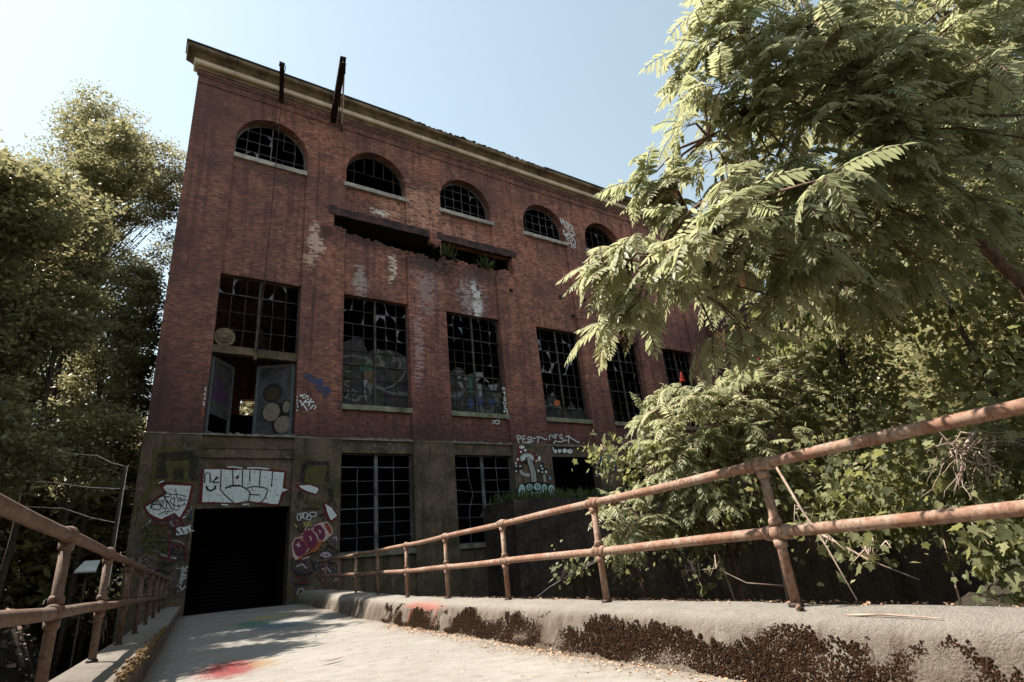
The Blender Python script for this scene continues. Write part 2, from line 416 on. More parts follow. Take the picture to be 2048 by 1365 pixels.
def curb_material():
    N = NT("weathered_curb_concrete"); p = N.pos()
    s, t, Z = bridge_coords(N, p)
    st = N.n("ShaderNodeCombineXYZ", {0: s, 1: t, 2: N.math('MULTIPLY', Z, 0.4)}).outputs[0]
    a = N.noise(p, 1.6, 6, 0.62); b = N.noise(st, 8, 6, 0.65); f = N.noise(p, 70, 4, 0.7)
    col = N.mix(N.rng(a, 0.3, 0.7), c4(0.275, 0.238, 0.195), c4(0.175, 0.147, 0.118))
    col = N.mix(N.rng(b, 0.50, 0.68, 0, 0.75), col, c4(0.105, 0.078, 0.058))
    col = N.mix(N.rng(b, 0.42, 0.28, 0, 0.6), col, c4(0.40, 0.375, 0.335))
    col = N.mix(N.rng(f, 0.50, 0.74, 0, 0.5), col, c4(0.14, 0.10, 0.08))
    stain = N.math('MULTIPLY', N.rng(N.math('ADD', Z, N.math('MULTIPLY', b, 0.25)), 0.46, 0.30), N.rng(a, 0.40, 0.60))
    col = N.mix(N.math('MULTIPLY', stain, 0.55), col, c4(0.085, 0.055, 0.036))
    low = N.math('MULTIPLY', N.rng(N.math('ADD', Z, N.math('MULTIPLY', a, 0.3)), 0.36, 0.12), N.rng(f, 0.4, 0.6))
    col = N.mix(N.math('MULTIPLY', low, 0.75), col, c4(0.16, 0.11, 0.075))
    cr = N.n("ShaderNodeTexVoronoi", {'Scale': 1.1, 'Vector': N.n("ShaderNodeVectorMath", {0: p, 1: N.n("ShaderNodeTexNoise", {'Scale': 4.0, 'Detail': 5.0, 'Vector': p}).outputs[1]}, operation='ADD').outputs[0]}, feature='DISTANCE_TO_EDGE').outputs[0]
    col = N.mix(N.math('MULTIPLY', N.math('MULTIPLY', N.rng(cr, 0.007, 0.002), N.rng(a, 0.5, 0.58)), 0.6), col, c4(0.07, 0.05, 0.04))
    col = N.mix(N.rng(N.math('ADD', Z, N.math('MULTIPLY', b, 0.10)), 0.39, 0.47, 0, 0.5), col, c4(0.40, 0.37, 0.33))
    pit = N.n("ShaderNodeTexVoronoi", {'Scale': 28.0, 'Vector': p}).outputs[0]
    col = N.mix(N.math('MULTIPLY', N.rng(pit, 0.22, 0.08), N.math('MULTIPLY', N.rng(a, 0.42, 0.60), 0.6)), col, c4(0.07, 0.05, 0.038))
    strk = N.noise(N.n("ShaderNodeCombineXYZ", {0: N.math('MULTIPLY', s, 7.0), 1: 0.0, 2: N.math('MULTIPLY', Z, 1.2)}).outputs[0], 1.2, 5, 0.7)
    col = N.mix(N.math('MULTIPLY', N.rng(strk, 0.50, 0.66), N.rng(Z, 0.41, 0.33, 0, 0.7)), col, c4(0.085, 0.058, 0.040))
    # faded red paint, a bar with runs
    zt = N.math('ADD', Z, N.math('MULTIPLY', N.math('SUBTRACT', b, 0.5), 0.10))
    bar = N.math('MULTIPLY', ellmask(N, s, zt, 10.5, 0.36, 1.25, 0.08, 0.5), 0.36)
    for cs in (11.1, 10.2, 9.75):
        bar = N.math('MAXIMUM', bar, N.math('MULTIPLY', ellmask(N, s, Z, cs, 0.20, 0.08, 0.24, 0.4), 0.32))
    bar = N.math('MULTIPLY', N.math('MULTIPLY', bar, N.rng(t, 4.0, 3.8)), N.rng(t, 2.0, 2.5))
    col = N.mix(bar, col, c4(0.50, 0.06, 0.04))
    return N.done(N.bsdf(col, 0.92, 0.2, bump=N.math('ADD', N.math('MULTIPLY', b, 1.4), N.math('MULTIPLY', f, 0.7)), bstr=1.0, bdist=0.05))
M['curb'] = curb_material()

def ground_material():
    N = NT("forest_floor"); p = N.pos()
    a = N.noise(p, 0.5, 6, 0.6); b = N.noise(p, 9, 5, 0.7)
    col = N.mix(N.rng(a, 0.35, 0.65), c4(0.030, 0.022, 0.016), c4(0.020, 0.022, 0.012))
    col = N.mix(N.rng(b, 0.5, 0.7), col, c4(0.07, 0.046, 0.034))
    return N.done(N.bsdf(col, 0.95, 0.15, bump=b, bstr=0.8, bdist=0.05))
M['ground'] = ground_material()

def leaf_material(name, c1, c2, trans, tfac=0.38, rough=0.45, spec=0.35):
    N = NT(name)
    at = N.n("ShaderNodeAttribute", attribute_name='v').outputs['Fac']
    col = N.ramp(at, [(0.0, c1), (0.75, c2), (1.0, (c2[0] * 1.35, c2[1] * 1.2, c2[2] * 1.2))])
    tr = N.mix(at, c4(*trans), c4(trans[0] * 1.3, trans[1] * 1.15, trans[2] * 1.3))
    b = N.bsdf(col, rough, spec)
    t = N.n("ShaderNodeBsdfTranslucent", {'Color': tr})
    m = N.n("ShaderNodeMixShader", {0: tfac, 1: b, 2: t})
    return N.done(m)
M['leaf_tree'] = leaf_material("woodland_leaf", (0.040, 0.043, 0.018), (0.25, 0.247, 0.125), (0.44, 0.43, 0.20), 0.26)
M['leaf_sumac'] = leaf_material("sumac_leaf", (0.12, 0.13, 0.06), (0.36, 0.37, 0.225), (0.43, 0.46, 0.24), 0.46)
M['leaf_vine'] = leaf_material("grape_leaf", (0.035, 0.042, 0.018), (0.20, 0.21, 0.108), (0.32, 0.34, 0.12), 0.40, rough=0.6, spec=0.2)
M['weed'] = leaf_material("weed_blade", (0.040, 0.060, 0.022), (0.09, 0.12, 0.045), (0.10, 0.14, 0.04), 0.3)

def glass_material():
    N = NT("dirty_glass"); p = N.pos()
    nz = N.noise(p, 3.0, 4)
    col = N.mix(N.rng(nz, 0.35, 0.65), c4(0.07, 0.068, 0.080), c4(0.19, 0.18, 0.21))
    return N.done(N.bsdf(col, 0.25, 0.6))
M['glass'] = glass_material()
M['glassblue'] = simple("blue_tinted_glass", (0.03, 0.065, 0.09), 0.25, 0.6, scale=3, col2=(0.08, 0.15, 0.19))

def mural_material():
    N = NT("dark_painted_board"); p = N.pos()
    w = N.n("ShaderNodeTexWave", {'Vector': p, 'Scale': 0.55, 'Distortion': 9.0, 'Detail': 3.0, 'Detail Scale': 1.2}, wave_type='RINGS').outputs[1]
    nz = N.noise(p, 1.2, 5, 0.65)
    hue = N.ramp(nz, [(0.28, (0.008, 0.014, 0.014)), (0.42, (0.014, 0.026, 0.024)), (0.49, (0.055, 0.042, 0.032)), (0.55, (0.015, 0.020, 0.042)), (0.63, (0.055, 0.028, 0.020)), (0.74, (0.028, 0.042, 0.046))])
    col = N.mix(N.rng(w, 0.90, 0.98, 0, 0.6), hue, c4(0.16, 0.17, 0.16))
    return N.done(N.bsdf(col, 0.75, 0.3))
M['mural'] = mural_material()

PAINT = {'white': (0.70, 0.74, 0.76), 'black': (0.012, 0.011, 0.012), 'softblack': (0.010, 0.011, 0.012), 'red': (0.12, 0.007, 0.012), 'dred': (0.13, 0.012, 0.016), 'olive': (0.115, 0.100, 0.018),
         'dolive': (0.085, 0.080, 0.018), 'purple': (0.085, 0.035, 0.10), 'grey': (0.40, 0.39, 0.40), 'orange': (0.38, 0.105, 0.035), 'pinkw': (0.62, 0.45, 0.42),
         'rust': (0.28, 0.055, 0.030), 'crimson': (0.165, 0.020, 0.065), 'lilac': (0.48, 0.37, 0.46), 'lilac2': (0.14, 0.085, 0.16), 'yellow': (0.34, 0.32, 0.09),
         'sky': (0.20, 0.33, 0.60), 'mint': (0.42, 0.60, 0.60), 'dgreen': (0.02, 0.05, 0.04), 'cyan': (0.17, 0.29, 0.33), 'navy': (0.012, 0.03, 0.075), 'blue': (0.03, 0.075, 0.20), 'rust2': (0.10, 0.06, 0.03), 'dgreen2': (0.03, 0.075, 0.055), 'grey2': (0.19, 0.19, 0.20), 'blue2': (0.035, 0.06, 0.17)}
def paint_material(k):
    col = PAINT[k]; N = NT("spray_paint_" + k); p = N.pos()
    a = N.noise(p, 5, 5, 0.6); f = N.noise(p, 26, 3, 0.6)
    c = N.mix(N.rng(a, 0.4, 0.75, 0, 0.4), c4(*col), c4(*[x * 0.62 for x in col]))
    soft = k in ('softblack', 'olive', 'dolive', 'blue', 'cyan', 'lilac2', 'purple')
    c = N.mix(N.rng(f, 0.66, 0.71, 0, 0.85), c, c4(0.03, 0.035, 0.03))
    b = N.bsdf(c, 0.6, 0.3)
    w1 = N.noise(p, 11, 6, 0.75)
    if not soft:
        m = N.n("ShaderNodeMixShader", {0: N.rng(w1, 0.57, 0.64, 0.0, 0.8), 1: b, 2: N.n("ShaderNodeBsdfTransparent")})
        return N.done(m)
    if soft:
        tr = N.n("ShaderNodeBsdfTransparent")
        m = N.n("ShaderNodeMixShader", {0: N.rng(N.math('ADD', N.math('MULTIPLY', a, 0.6), N.math('MULTIPLY', f, 0.5)), 0.45, 0.66, 0.9, 0.05), 1: tr, 2: b})
        return N.done(m)
    return N.done(b)

# ------------------------------------------------------------------ ground
def hfun(x, y):
    sm = lambda a, b, v: np.clip((v - a) / (b - a), 0, 1) ** 2 * (3 - 2 * np.clip((v - a) / (b - a), 0, 1))
    h = np.full_like(x, -3.3)
    left = sm(-0.6, -3.0, x)
    h = h + left * 4.2 * sm(9.5, 19.0, y)
    h = h + sm(-7, -16, x) * 3.0
    h = np.maximum(h, -3.3 + 4.4 * sm(27, 42, y) + np.maximum(0, y - 44) * 0.22)
    h = h + sm(-12, -70, x) * 14
    rb = sm(5.2, 7.0, x) * sm(10.0, 7.5, y)
    h = h + rb * 2.0
    h = h + sm(13.0, 19.0, x) * sm(5.0, 1.0, y) * 2.0
    h = h + sm(14, 60, x) * sm(16, 0, y) * 10
    h = np.where(y < -1, h + sm(-1, -5, y) * np.maximum(0, -0.35 - h), h)
    under = (x > -2.0) & (x < 6.8) & (y < 27) & (y > -9)
    h = np.where(under, np.minimum(h, -0.45), h)
    # a flat floor below the building and its terraces
    bld = (x > -0.3) & (x < 46) & (y > 23) & (y < 42)
    h = np.where(bld, np.minimum(h, -3.0), h)
    return h
g = np.concatenate([-np.geomspace(300, 32, 22), np.linspace(-30, 50, 121), np.geomspace(52, 320, 22)])
gx, gy = np.meshgrid(g, np.concatenate([-np.geomspace(300, 12, 16), np.linspace(-10, 50, 101), np.geomspace(52, 420, 24)]))
gz = hfun(gx, gy) + rng.normal(0, 0.06, gx.shape)
b = MB()
ny, nx = gx.shape
b.v = [tuple(r) for r in np.stack([gx.ravel(), gy.ravel(), gz.ravel()], 1)]
b.f = [(j * nx + i, j * nx + i + 1, (j + 1) * nx + i + 1, (j + 1) * nx + i) for j in range(ny - 1) for i in range(nx - 1)]
b.m = [0] * len(b.f)
meta(b.build("ground", M['ground'], smooth=True), kind='structure')

# ------------------------------------------------------------------ bridge deck and curbs
b = MB()
ss = np.arange(-8, 25.41, 0.25); tt = np.linspace(-1.05, 4.4, 23)
for s in ss:
    for t in tt:
        z = deck_z(s) + 0.012 * math.sin(s * 1.3 + t) + 0.02 * (1 - ((t - 1.6) / 2.6) ** 2)
        b.v.append(br(s, t, z))
n = len(tt)
for i in range(len(ss) - 1):
    for j in range(n - 1):
        b.f.append((i * n + j, i * n + j + 1, (i + 1) * n + j + 1, (i + 1) * n + j)); b.m.append(0)
E0 = len(b.v)
for s in (-8, 25.35):
    for t, z in ((-1.02, -0.5), (4.36, -0.5), (4.36, -0.08), (-1.02, -0.08)): b.v.append(br(s, t, z))
for f in ((0, 1, 2, 3), (7, 6, 5, 4), (0, 4, 5, 1), (1, 5, 6, 2), (3, 7, 4, 0)):
    b.f.append(tuple(E0 + i for i in f)); b.m.append(0)
meta(b.build("road", M['deck'], smooth=False), kind='structure')

from mathutils import noise as mnoise
def curb(name, label, prof, wob, s0, s1):
    b = MB()
    ss = np.arange(s0, s1, 0.06); k = len(prof)
    for s in ss:
        for i, (t, z) in enumerate(prof):
            w = wob[i]
            nz = mnoise.fractal(Vector((s * 1.1, i * 0.35, 3.0)), 1.0, 2.0, 4) * w
            n2 = mnoise.noise(Vector((s * 5.0, i * 0.9, 8.0))) * w * 0.5
            b.v.append(br(s, t + nz + n2 * 0.6, z + (nz * 0.55 + n2 * 0.4) * (1 if z > 0.02 else 0) + deck_z(s)))
    for i in range(len(ss) - 1):
        for j in range(k - 1):
            b.f.append((i * k + j, (i + 1) * k + j, (i + 1) * k + j + 1, i * k + j + 1)); b.m.append(0)
    b.f.append(tuple(range(k))); b.m.append(0)
    b.f.append(tuple(reversed(range((len(ss) - 1) * k, len(ss) * k)))); b.m.append(0)
    o = b.build(name, M['curb'], origin=br(8, prof[0][0], 0), smooth=True)
    return meta(o, label, 'curb')
curb("concrete_curb", "wide sunlit concrete curb with dark moss patches under the long right railing",
     [(4.42, -0.55), (4.42, 0.30), (4.38, 0.39), (4.30, 0.425), (4.10, 0.43), (3.90, 0.43), (3.74, 0.425), (3.65, 0.41), (3.59, 0.375), (3.56, 0.315), (3.53, 0.22), (3.49, 0.12), (3.45, 0.03), (3.42, -0.06)],
     [0, 0.01, 0.02, 0.02, 0.012, 0.012, 0.018, 0.03, 0.04, 0.035, 0.035, 0.035, 0.025, 0], -6, 25.2)
curb("concrete_curb", "narrow shaded concrete curb with a mossy rolled lip under the left railing",
     [(-0.50, -0.06), (-0.50, 0.06), (-0.51, 0.16), (-0.50, 0.25), (-0.485, 0.32), (-0.50, 0.36), (-0.54, 0.375), (-0.59, 0.365), (-0.64, 0.37), (-0.80, 0.38), (-1.00, 0.38), (-1.07, 0.36), (-1.09, 0.30), (-1.09, -0.55)],
     [0, 0.02, 0.02, 0.025, 0.035, 0.035, 0.03, 0.02, 0.012, 0.01, 0.02, 0.03, 0.02, 0], -6, 25.2)

# ------------------------------------------------------------------ railings
def railing(label, t, z0, s_posts, s_a, s_b, zf, mat):
    t0 = thing("pipe_railing", label, "railing", br(8, t, z0))
    r = 0.044; rp = 0.038
    for zz, nm in ((1.07, 'top_rail'), (0.535, 'mid_rail')):
        b = MB()
        pts = [br(s, t, z0 + zz + zf(s) + 0.006 * math.sin(s * 1.7 + zz * 3)) for s in np.linspace(s_a, s_b, 44)]
        b.tube(pts, r, 16)
        for s in s_posts:                       # sleeve ends next to every fitting
            for d in (-1, 1):
                q = [br(s + d * x, t, z0 + zz + zf(s)) for x in (0.055, 0.105, 0.118)]
                b.tube(q, [r + 0.014, r + 0.013, r + 0.004], 16)
        b.build(nm, mat, t0, smooth=True)
    for s in s_posts:
        zb = z0 + zf(s)
        b = MB()
        b.tube([br(s, t, zb - 0.05), br(s, t, zb + 1.06)], rp, 16)
        po = b.build('post', mat, t0, smooth=True)
        for zz in (1.07, 0.535):
            f = MB()
            f.ball(br(s, t, zb + zz), 0.068, 16, 10)
            f.tube([br(s, t, zb + zz - 0.115), br(s, t, zb + zz - 0.10), br(s, t, zb + zz - 0.05)], [rp + 0.004, rp + 0.013, rp + 0.015], 16)
            if zz < 1: f.tube([br(s, t, zb + zz + 0.05), br(s, t, zb + zz + 0.10), br(s, t, zb + zz + 0.115)], [rp + 0.015, rp + 0.013, rp + 0.004], 16)
            f.build('fitting', mat, po, smooth=True)
        f = MB()
        f.tube([br(s, t, zb - 0.02), br(s, t, zb + 0.018), br(s, t, zb + 0.03)], [rp + 0.020, rp + 0.018, rp + 0.006], 14)
        f.build('base_collar', M['steel'], po, smooth=True)
    return t0
zl = lambda s: 0.0
zr = lambda s: 0.6 * deck_z(s)
railing("rusty two rail pipe railing on the wide sunlit right curb", 4.05, 0.43, [3.2 + 2.43 * k for k in range(-1, 9)], -1.6, 24.6, zr, M['rail'])
railing("backlit, darker coloured brown two rail pipe railing on the narrow left curb beside the trees", -0.91, 0.38, [5.55 + 2.43 * k for k in range(-2, 8)], -1.6, 24.4, zl, M['rail_brown_backlit'])

# ------------------------------------------------------------------ power house
FY = 25.5
BL = [1.97, 7.60, 13.37, 19.55, 24.95, 30.75, 36.60]
BR = [5.52, 11.13, 16.95, 23.05, 28.45, 34.25, 40.10]
bld = thing("brick_building", "derelict red brick industrial building with arched windows and graffiti covered base", "building", (0, FY, 0))
XR = 45.0; YB = 40.0; ZT = 25.95
w = MB()
SLOT = (7.0, 18.3, 17.45, 19.0)
def cutbox(x0, x1, y0, y1, z0, z1):
    """wall box with the long slot left open"""
    a0, a1, c0, c1 = SLOT
    if x1 <= a0 or x0 >= a1 or z1 <= c0 or z0 >= c1:
        w.box(x0, x1, y0, y1, z0, z1); return
    if x0 < a0: w.box(x0, a0, y0, y1, z0, z1)
    if x1 > a1: w.box(a1, x1, y0, y1, z0, z1)
    m0, m1 = max(x0, a0), min(x1, a1)
    w.box(m0, m1, y0, y1, z0, c0); w.box(m0, m1, y0, y1, c1, z1)
edges = [0.0]
for l, r in zip(BL, BR): edges += [l, r]
edges.append(XR)
ZA = 24.35
for i in range(0, len(edges), 2):
    cutbox(edges[i], edges[i + 1], FY, FY + 0.6, 6.9, ZA)
w.box(0, XR, FY, FY + 0.6, ZA, 24.92)
w.box(0, XR, FY - 0.05, FY + 0.6, 24.92, 25.03)         # string courses
w.box(0, XR, FY, FY + 0.6, 25.03, 25.36)
w.box(0, XR, FY - 0.045, FY + 0.6, 25.36, 25.44)
w.box(0, XR, FY - 0.015, FY + 0.6, 25.44, 25.51)
w.box(0, XR, FY - 0.05, FY + 0.6, 25.51, 25.59)
w.box(0, XR, FY, FY + 0.6, 25.59, ZT)
ZS = 22.10
def arch_pts(l, r, n=28, dr=0.0):
    a = (r - l) / 2 + dr; cx = (l + r) / 2
    return [(cx - a * math.cos(PI * k / n), ZS + a * math.sin(PI * k / n)) for k in range(n + 1)]
for k, (l, r) in enumerate(zip(BL, BR)):
    ap = arch_pts(l, r)
    for (xa, za), (xb, zb) in zip(ap[:-1], ap[1:]):
        w.poly([(xa, FY, za), (xb, FY, zb), (xb, FY, ZA), (xa, FY, ZA)])
        w.poly([(xa, FY, za), (xa, FY + 0.6, za), (xb, FY + 0.6, zb), (xb, FY, zb)])
        w.poly([(xa, FY + 0.6, za), (xa, FY + 0.6, ZA), (xb, FY + 0.6, ZA), (xb, FY + 0.6, zb)])
    # arch ring, one brick proud
    ro = arch_pts(l, r, 28, 0.36)
    for (p0, p1, q0, q1) in zip(ap[:-1], ap[1:], ro[:-1], ro[1:]):
        y = FY - 0.02
        w.poly([(p0[0], y, p0[1]), (p1[0], y, p1[1]), (q1[0], y, q1[1]), (q0[0], y, q0[1])])
        w.poly([(q0[0], y, q0[1]), (q1[0], y, q1[1]), (q1[0], FY, q1[1]), (q0[0], FY, q0[1])])
        w.poly([(p0[0], y, p0[1]), (p0[0], FY, p0[1]), (p1[0], FY, p1[1]), (p1[0], y, p1[1])])
    cutbox(l, r, FY + 0.14, FY + 0.58, 14.45, 21.02)     # spandrel panel
    if k > 0: w.box(l, r, FY + 0.14, FY + 0.58, 6.9, 8.32)
w.box(0.0, 0.55, FY + 0.6, YB, -3.8, ZT)                 # flank walls, rear wall with one gap
w.box(XR - 0.55, XR, FY + 0.6, YB, -3.8, ZT)
w.box(0.0, 4.62, YB, YB + 0.5, -3.8, ZT)
w.box(6.15, XR, YB, YB + 0.5, -3.8, ZT)
w.box(4.62, 6.15, YB, YB + 0.5, -3.8, 9.8)
w.box(4.62, 6.15, YB, YB + 0.5, 12.8, ZT)
w.box(4.62, 5.1, YB + 0.02, YB + 0.48, 11.6, 12.8)
w.build("brick_wall", M['brick'], bld)

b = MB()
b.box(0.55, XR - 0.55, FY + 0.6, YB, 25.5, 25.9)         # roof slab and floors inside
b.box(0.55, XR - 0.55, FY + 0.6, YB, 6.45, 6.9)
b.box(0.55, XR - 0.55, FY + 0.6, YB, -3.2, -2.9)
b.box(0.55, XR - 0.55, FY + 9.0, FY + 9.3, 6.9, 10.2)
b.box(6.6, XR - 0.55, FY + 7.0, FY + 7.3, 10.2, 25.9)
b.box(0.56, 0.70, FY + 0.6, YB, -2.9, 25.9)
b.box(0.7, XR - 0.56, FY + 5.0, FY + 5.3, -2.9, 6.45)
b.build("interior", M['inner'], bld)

b = MB()
b.box(0.03, XR - 0.03, FY + 0.6, YB + 0.5, ZT, ZT + 0.75)
b.build("roof", M['flashing'], bld)

# concrete base
b = MB()
pe = edges
for i in range(0, len(pe), 2):
    b.box(pe[i] - (0.05 if i == 0 else 0), pe[i + 1], FY - 0.05, FY + 0.62, -3.8, 6.88)
b.box(-0.05, 0.0, FY + 0.62, YB, -3.8, 6.88)
for k, (l, r) in enumerate(zip(BL, BR)):
    if k == 0:
        b.box(l, r, FY + 0.12, FY + 0.6, 4.00, 6.38); b.box(l, r, FY + 0.08, FY + 0.6, 6.38, 6.88)
        b.box(l, r, FY + 0.02, FY + 0.12, 5.98, 6.10)
        b.box(l, r, FY + 0.3, FY + 0.6, -3.8, 0.12)
    else:
        b.box(l, r, FY + 0.12, FY + 0.6, 6.30, 6.88)
        b.box(l, r, FY + 0.12, FY + 0.6, -3.8, 1.72 if k < 3 else 3.7)
b.build("concrete_base", M['base'], bld)
for k, (l, r) in enumerate(zip(BL, BR)):
    b = MB()
    n = 24
    for i in range(n):
        x0 = l + (r - l) * i / n; x1 = l + (r - l) * (i + 1) / n
        b.box(x0, x1, FY - 0.06 - random.uniform(0, 0.05) + (0.1 if k else 0), FY + 0.16, 6.881 , 6.97 + random.uniform(-0.035, 0.045))
    b.build("ledge", M['chalk'], bld)
for i in range(0, len(pe), 2):
    b = MB()
    x = pe[i]
    while x < pe[i + 1] - 0.05:
        x1 = min(pe[i + 1], x + random.uniform(0.25, 0.6))
        b.box(x, x1, FY - 0.055 - random.uniform(0, 0.03), FY + 0.0, 6.882, 6.92 + random.uniform(-0.01, 0.03)); x = x1
    b.build("pier_ledge", M['mossy_sill'], bld)

# cornice: one profile run along the front and round the left corner
def sweep(prof, mat, name, x_from=None, x_to=XR, ret=True):
    b = MB()
    for (o0, z0), (o1, z1) in zip(prof, prof[1:] + prof[:1]):
        if x_from is None:
            b.poly([(x_to, FY - o0, z0), (x_to, FY - o1, z1), (-o1, FY - o1, z1), (-o0, FY - o0, z0)])
            b.poly([(-o0, FY - o0, z0), (-o1, FY - o1, z1), (-o1, FY + 0.45, z1), (-o0, FY + 0.45, z0)])
        else:
            b.poly([(x_to, FY - o0, z0), (x_to, FY - o1, z1), (x_from, FY - o1, z1), (x_from, FY - o0, z0)])
    b.poly([(x_to, FY - o, z) for o, z in prof])
    if x_from is None: b.poly([(-o, FY + 0.45, z) for o, z in prof])
    if x_from is not None: b.poly([(x_from, FY - o, z) for o, z in reversed(prof)])
    return b.build(name, mat, bld)
sweep([(-0.1, 25.72), (0.05, 25.74), (0.09, 25.83), (0.05, 25.87), (-0.1, 25.87)], M['cornice'], "cornice_moulding")
sweep([(-0.1, 25.92), (0.20, 25.92), (0.26, 25.97), (0.28, 26.16), (0.23, 26.19), (-0.1, 26.19)], M['band'], "stone_band")
sweep([(-0.1, 26.23), (0.20, 26.23), (0.26, 26.30), (0.40, 26.41), (0.58, 26.47), (0.64, 26.51), (0.66, 26.70), (0.60, 26.73), (-0.9, 26.77)], M['cornice'], "cornice")
sweep([(-0.3, 26.78), (0.68, 26.74), (0.71, 26.74), (0.71, 26.79), (0.68, 26.80), (-0.3, 26.82)], M['flashing'], "flashing", x_from=-0.71, x_to=11.3)
sweep([(-0.3, 26.78), (0.68, 26.74), (0.71, 26.74), (0.71, 26.79), (0.68, 26.80), (-0.3, 26.82)], M['flashing'], "flashing", x_from=21.5, x_to=XR)
b = MB()
for i in range(420):
    x = random.uniform(10.8, 22.2)
    b.ball((x, FY - random.uniform(0.2, 0.64), 26.74 + random.uniform(-0.03, 0.05)), random.uniform(0.03, 0.10), 6, 4, (1.9, 1.2, 0.8))
b.build("roof_moss", M['mossdark'], bld)

# steel beams jutting out over the parapet, cable and braces
def ibeam(name, root, L, az, h, wd):
    d = Vector((-math.sin(az), -math.cos(az), 0)); sd_ = Vector((math.cos(az), -math.sin(az), 0))
    r0 = Vector(root) - d * 0.5; c = r0 + d * (L + 0.5) / 2; hl = d * (L + 0.5) / 2
    b = MB()
    b.obox(c + Vector((0, 0, h / 2)), hl, sd_ * wd / 2, (0, 0, 0.014)); b.obox(c - Vector((0, 0, h / 2)), hl, sd_ * wd / 2, (0, 0, 0.014))
    b.obox(c, hl * 0.999, sd_ * 0.011, (0, 0, h / 2 - 0.015))
    return b, Vector(root) + d * L, sd_
bm, tip, sd_ = ibeam('', (3.98, FY, 25.44), 2.5, math.radians(11), 0.22, 0.22)
o = bm.build("steel_beam", M['steel'], bld)
b = MB()
b.obox(tip + Vector((0, 0.12, 0.16)), (0.13, 0, 0), (0, 0.10, 0), (0, 0, 0.07)); b.tube([tip + Vector((0.15, 0.1, 0.15)), tip + Vector((0.2, 0.1, 0.0)), tip + Vector((0.15, 0.15, -0.3))], 0.02, 6)
b.build("pulley_block", M['steel'], o)
b = MB()
p0 = Vector((3.93, FY - 0.35, 25.3))
b.tube([p0, (3.92, FY - 0.2, 22.0), (3.87, FY - 0.12, 17.0), (3.80, FY - 0.08, 13.5), (3.72, FY - 0.06, 10.7)], 0.022, 6)
b.build("hanging_cable", M['steel'], bld)
bm, tip, sd_ = ibeam('', (6.78, FY, 25.32), 4.35, math.radians(9.5), 0.42, 0.30)
bm.build("steel_beam", M['steel'], bld)
b = MB()
b.tube([(7.28, FY - 0.02, 25.15), tip + Vector((0.16, 0.35, -0.12))], 0.045, 8)
b.build("brace_pipe", M['sunlit_steel'], bld)
b = MB()
b.tube([(7.14, FY - 0.02, 25.15), tip + Vector((0.05, 0.7, -0.12))], 0.022, 6)
b.tube([(7.28, FY - 0.07, 24.7), (7.28, FY - 0.07, 25.9)], 0.05, 8)
b.build("brace_rod", M['steel'], bld)
b = MB()
b.obox(tip + Vector((0.12, 0.5, -0.02)), (0.05, 0.16, 0), (0.14, -0.05, 0), (0, 0, 0.22))
b.build("end_plate", M['steel'], bld)

# the long slot: steel lintel, sagging hood remains, brick stub
for xa, xe in ((6.72, 12.55), (13.05, 18.62)):
    b = MB()
    n = 16
    for i in range(n):
        x0 = xa + (xe - xa) * i / n; x1 = xa + (xe - xa) * (i + 1) / n
        dz = 0.05 * math.sin(x0 * 4.0) + (0.06 if i % 5 == 0 else 0)
        b.box(x0, x1, FY - 0.03 - random.uniform(0, 0.02), FY + 0.2, 19.0 - 0.03 * random.random(), 19.46 + dz * 0.5)
    b.build("steel_lintel", M['lintel'], bld)
b = MB()                                   # sagging dark soffit inside the slot
b.poly([(7.0, FY + .05, 18.99), (13.2, FY + .05, 18.99), (13.2, FY + .9, 18.55), (7.0, FY + .9, 18.7)])
b.poly([(7.0, FY + .9, 18.72), (13.2, FY + .9, 18.57), (13.2, FY + .05, 18.995), (7.0, FY + .05, 18.995)])
b.box(7.0, 18.3, FY + 1.4, FY + 1.5, 17.0, 19.6)
b.build("broken_hood", M['inner'], bld)
b = MB()                                   # ragged courses left along its lower edge
x = 7.0
while x < 18.25:
    wd_ = .225
    zt = 18.22 - .105 * (x - 7.0) if x < 13.2 else 17.93 + .10 * mnoise.noise(Vector((x * 2.3, 1, 1)))
    if x < 7.5: zt += .25 * (7.5 - x) * 2
    zt += .10 * mnoise.noise(Vector((x * 3.1, 4, 4))) + random.choice((0, 0, .078, -.078))
    nrow = int(max(0, zt - 17.452) / .078)
    for k_ in range(nrow):
        b.box(x, min(18.29, x + wd_ - .008), FY + .006 + (.14 if 7.6 < x < 11.1 or 13.4 < x < 16.9 else 0) + random.uniform(0, .02), FY + .5, 17.452 + k_ * .078, 17.452 + k_ * .078 + .070)
    x += wd_
b.build("ragged_courses", M['brick'], bld)
b = MB()
for i in range(16):
    x = 12.55 + 0.16 * (i % 4); z = 18.45 + 0.14 * (i // 4)
    if i in (0, 1, 3): continue
    b.box(x, x + 0.155, FY - 0.03 - 0.02 * random.random(), FY + 0.25, z, z + 0.13)
b.box(13.2, 13.26, FY - 0.04, FY + 0.02, 17.9, 18.98)
b.build("brick_stub", M['brick'], bld)

for (x, z) in ((17.95, 16.55), (21.9, 16.85), (24.0, 17.0), (22.75, 15.6), (25.9, 17.3)):
    b = MB()
    b.box(x - 0.12, x + 0.12, FY - 0.05, FY + 0.02, z - 0.10, z + 0.10)
    b.ball((x, FY - 0.06, z - 0.02), 0.09, 8, 6)
    b.build("dark_hole_block", M['steel'], bld)  # dark blocks stand in for small shaded holes in the wall

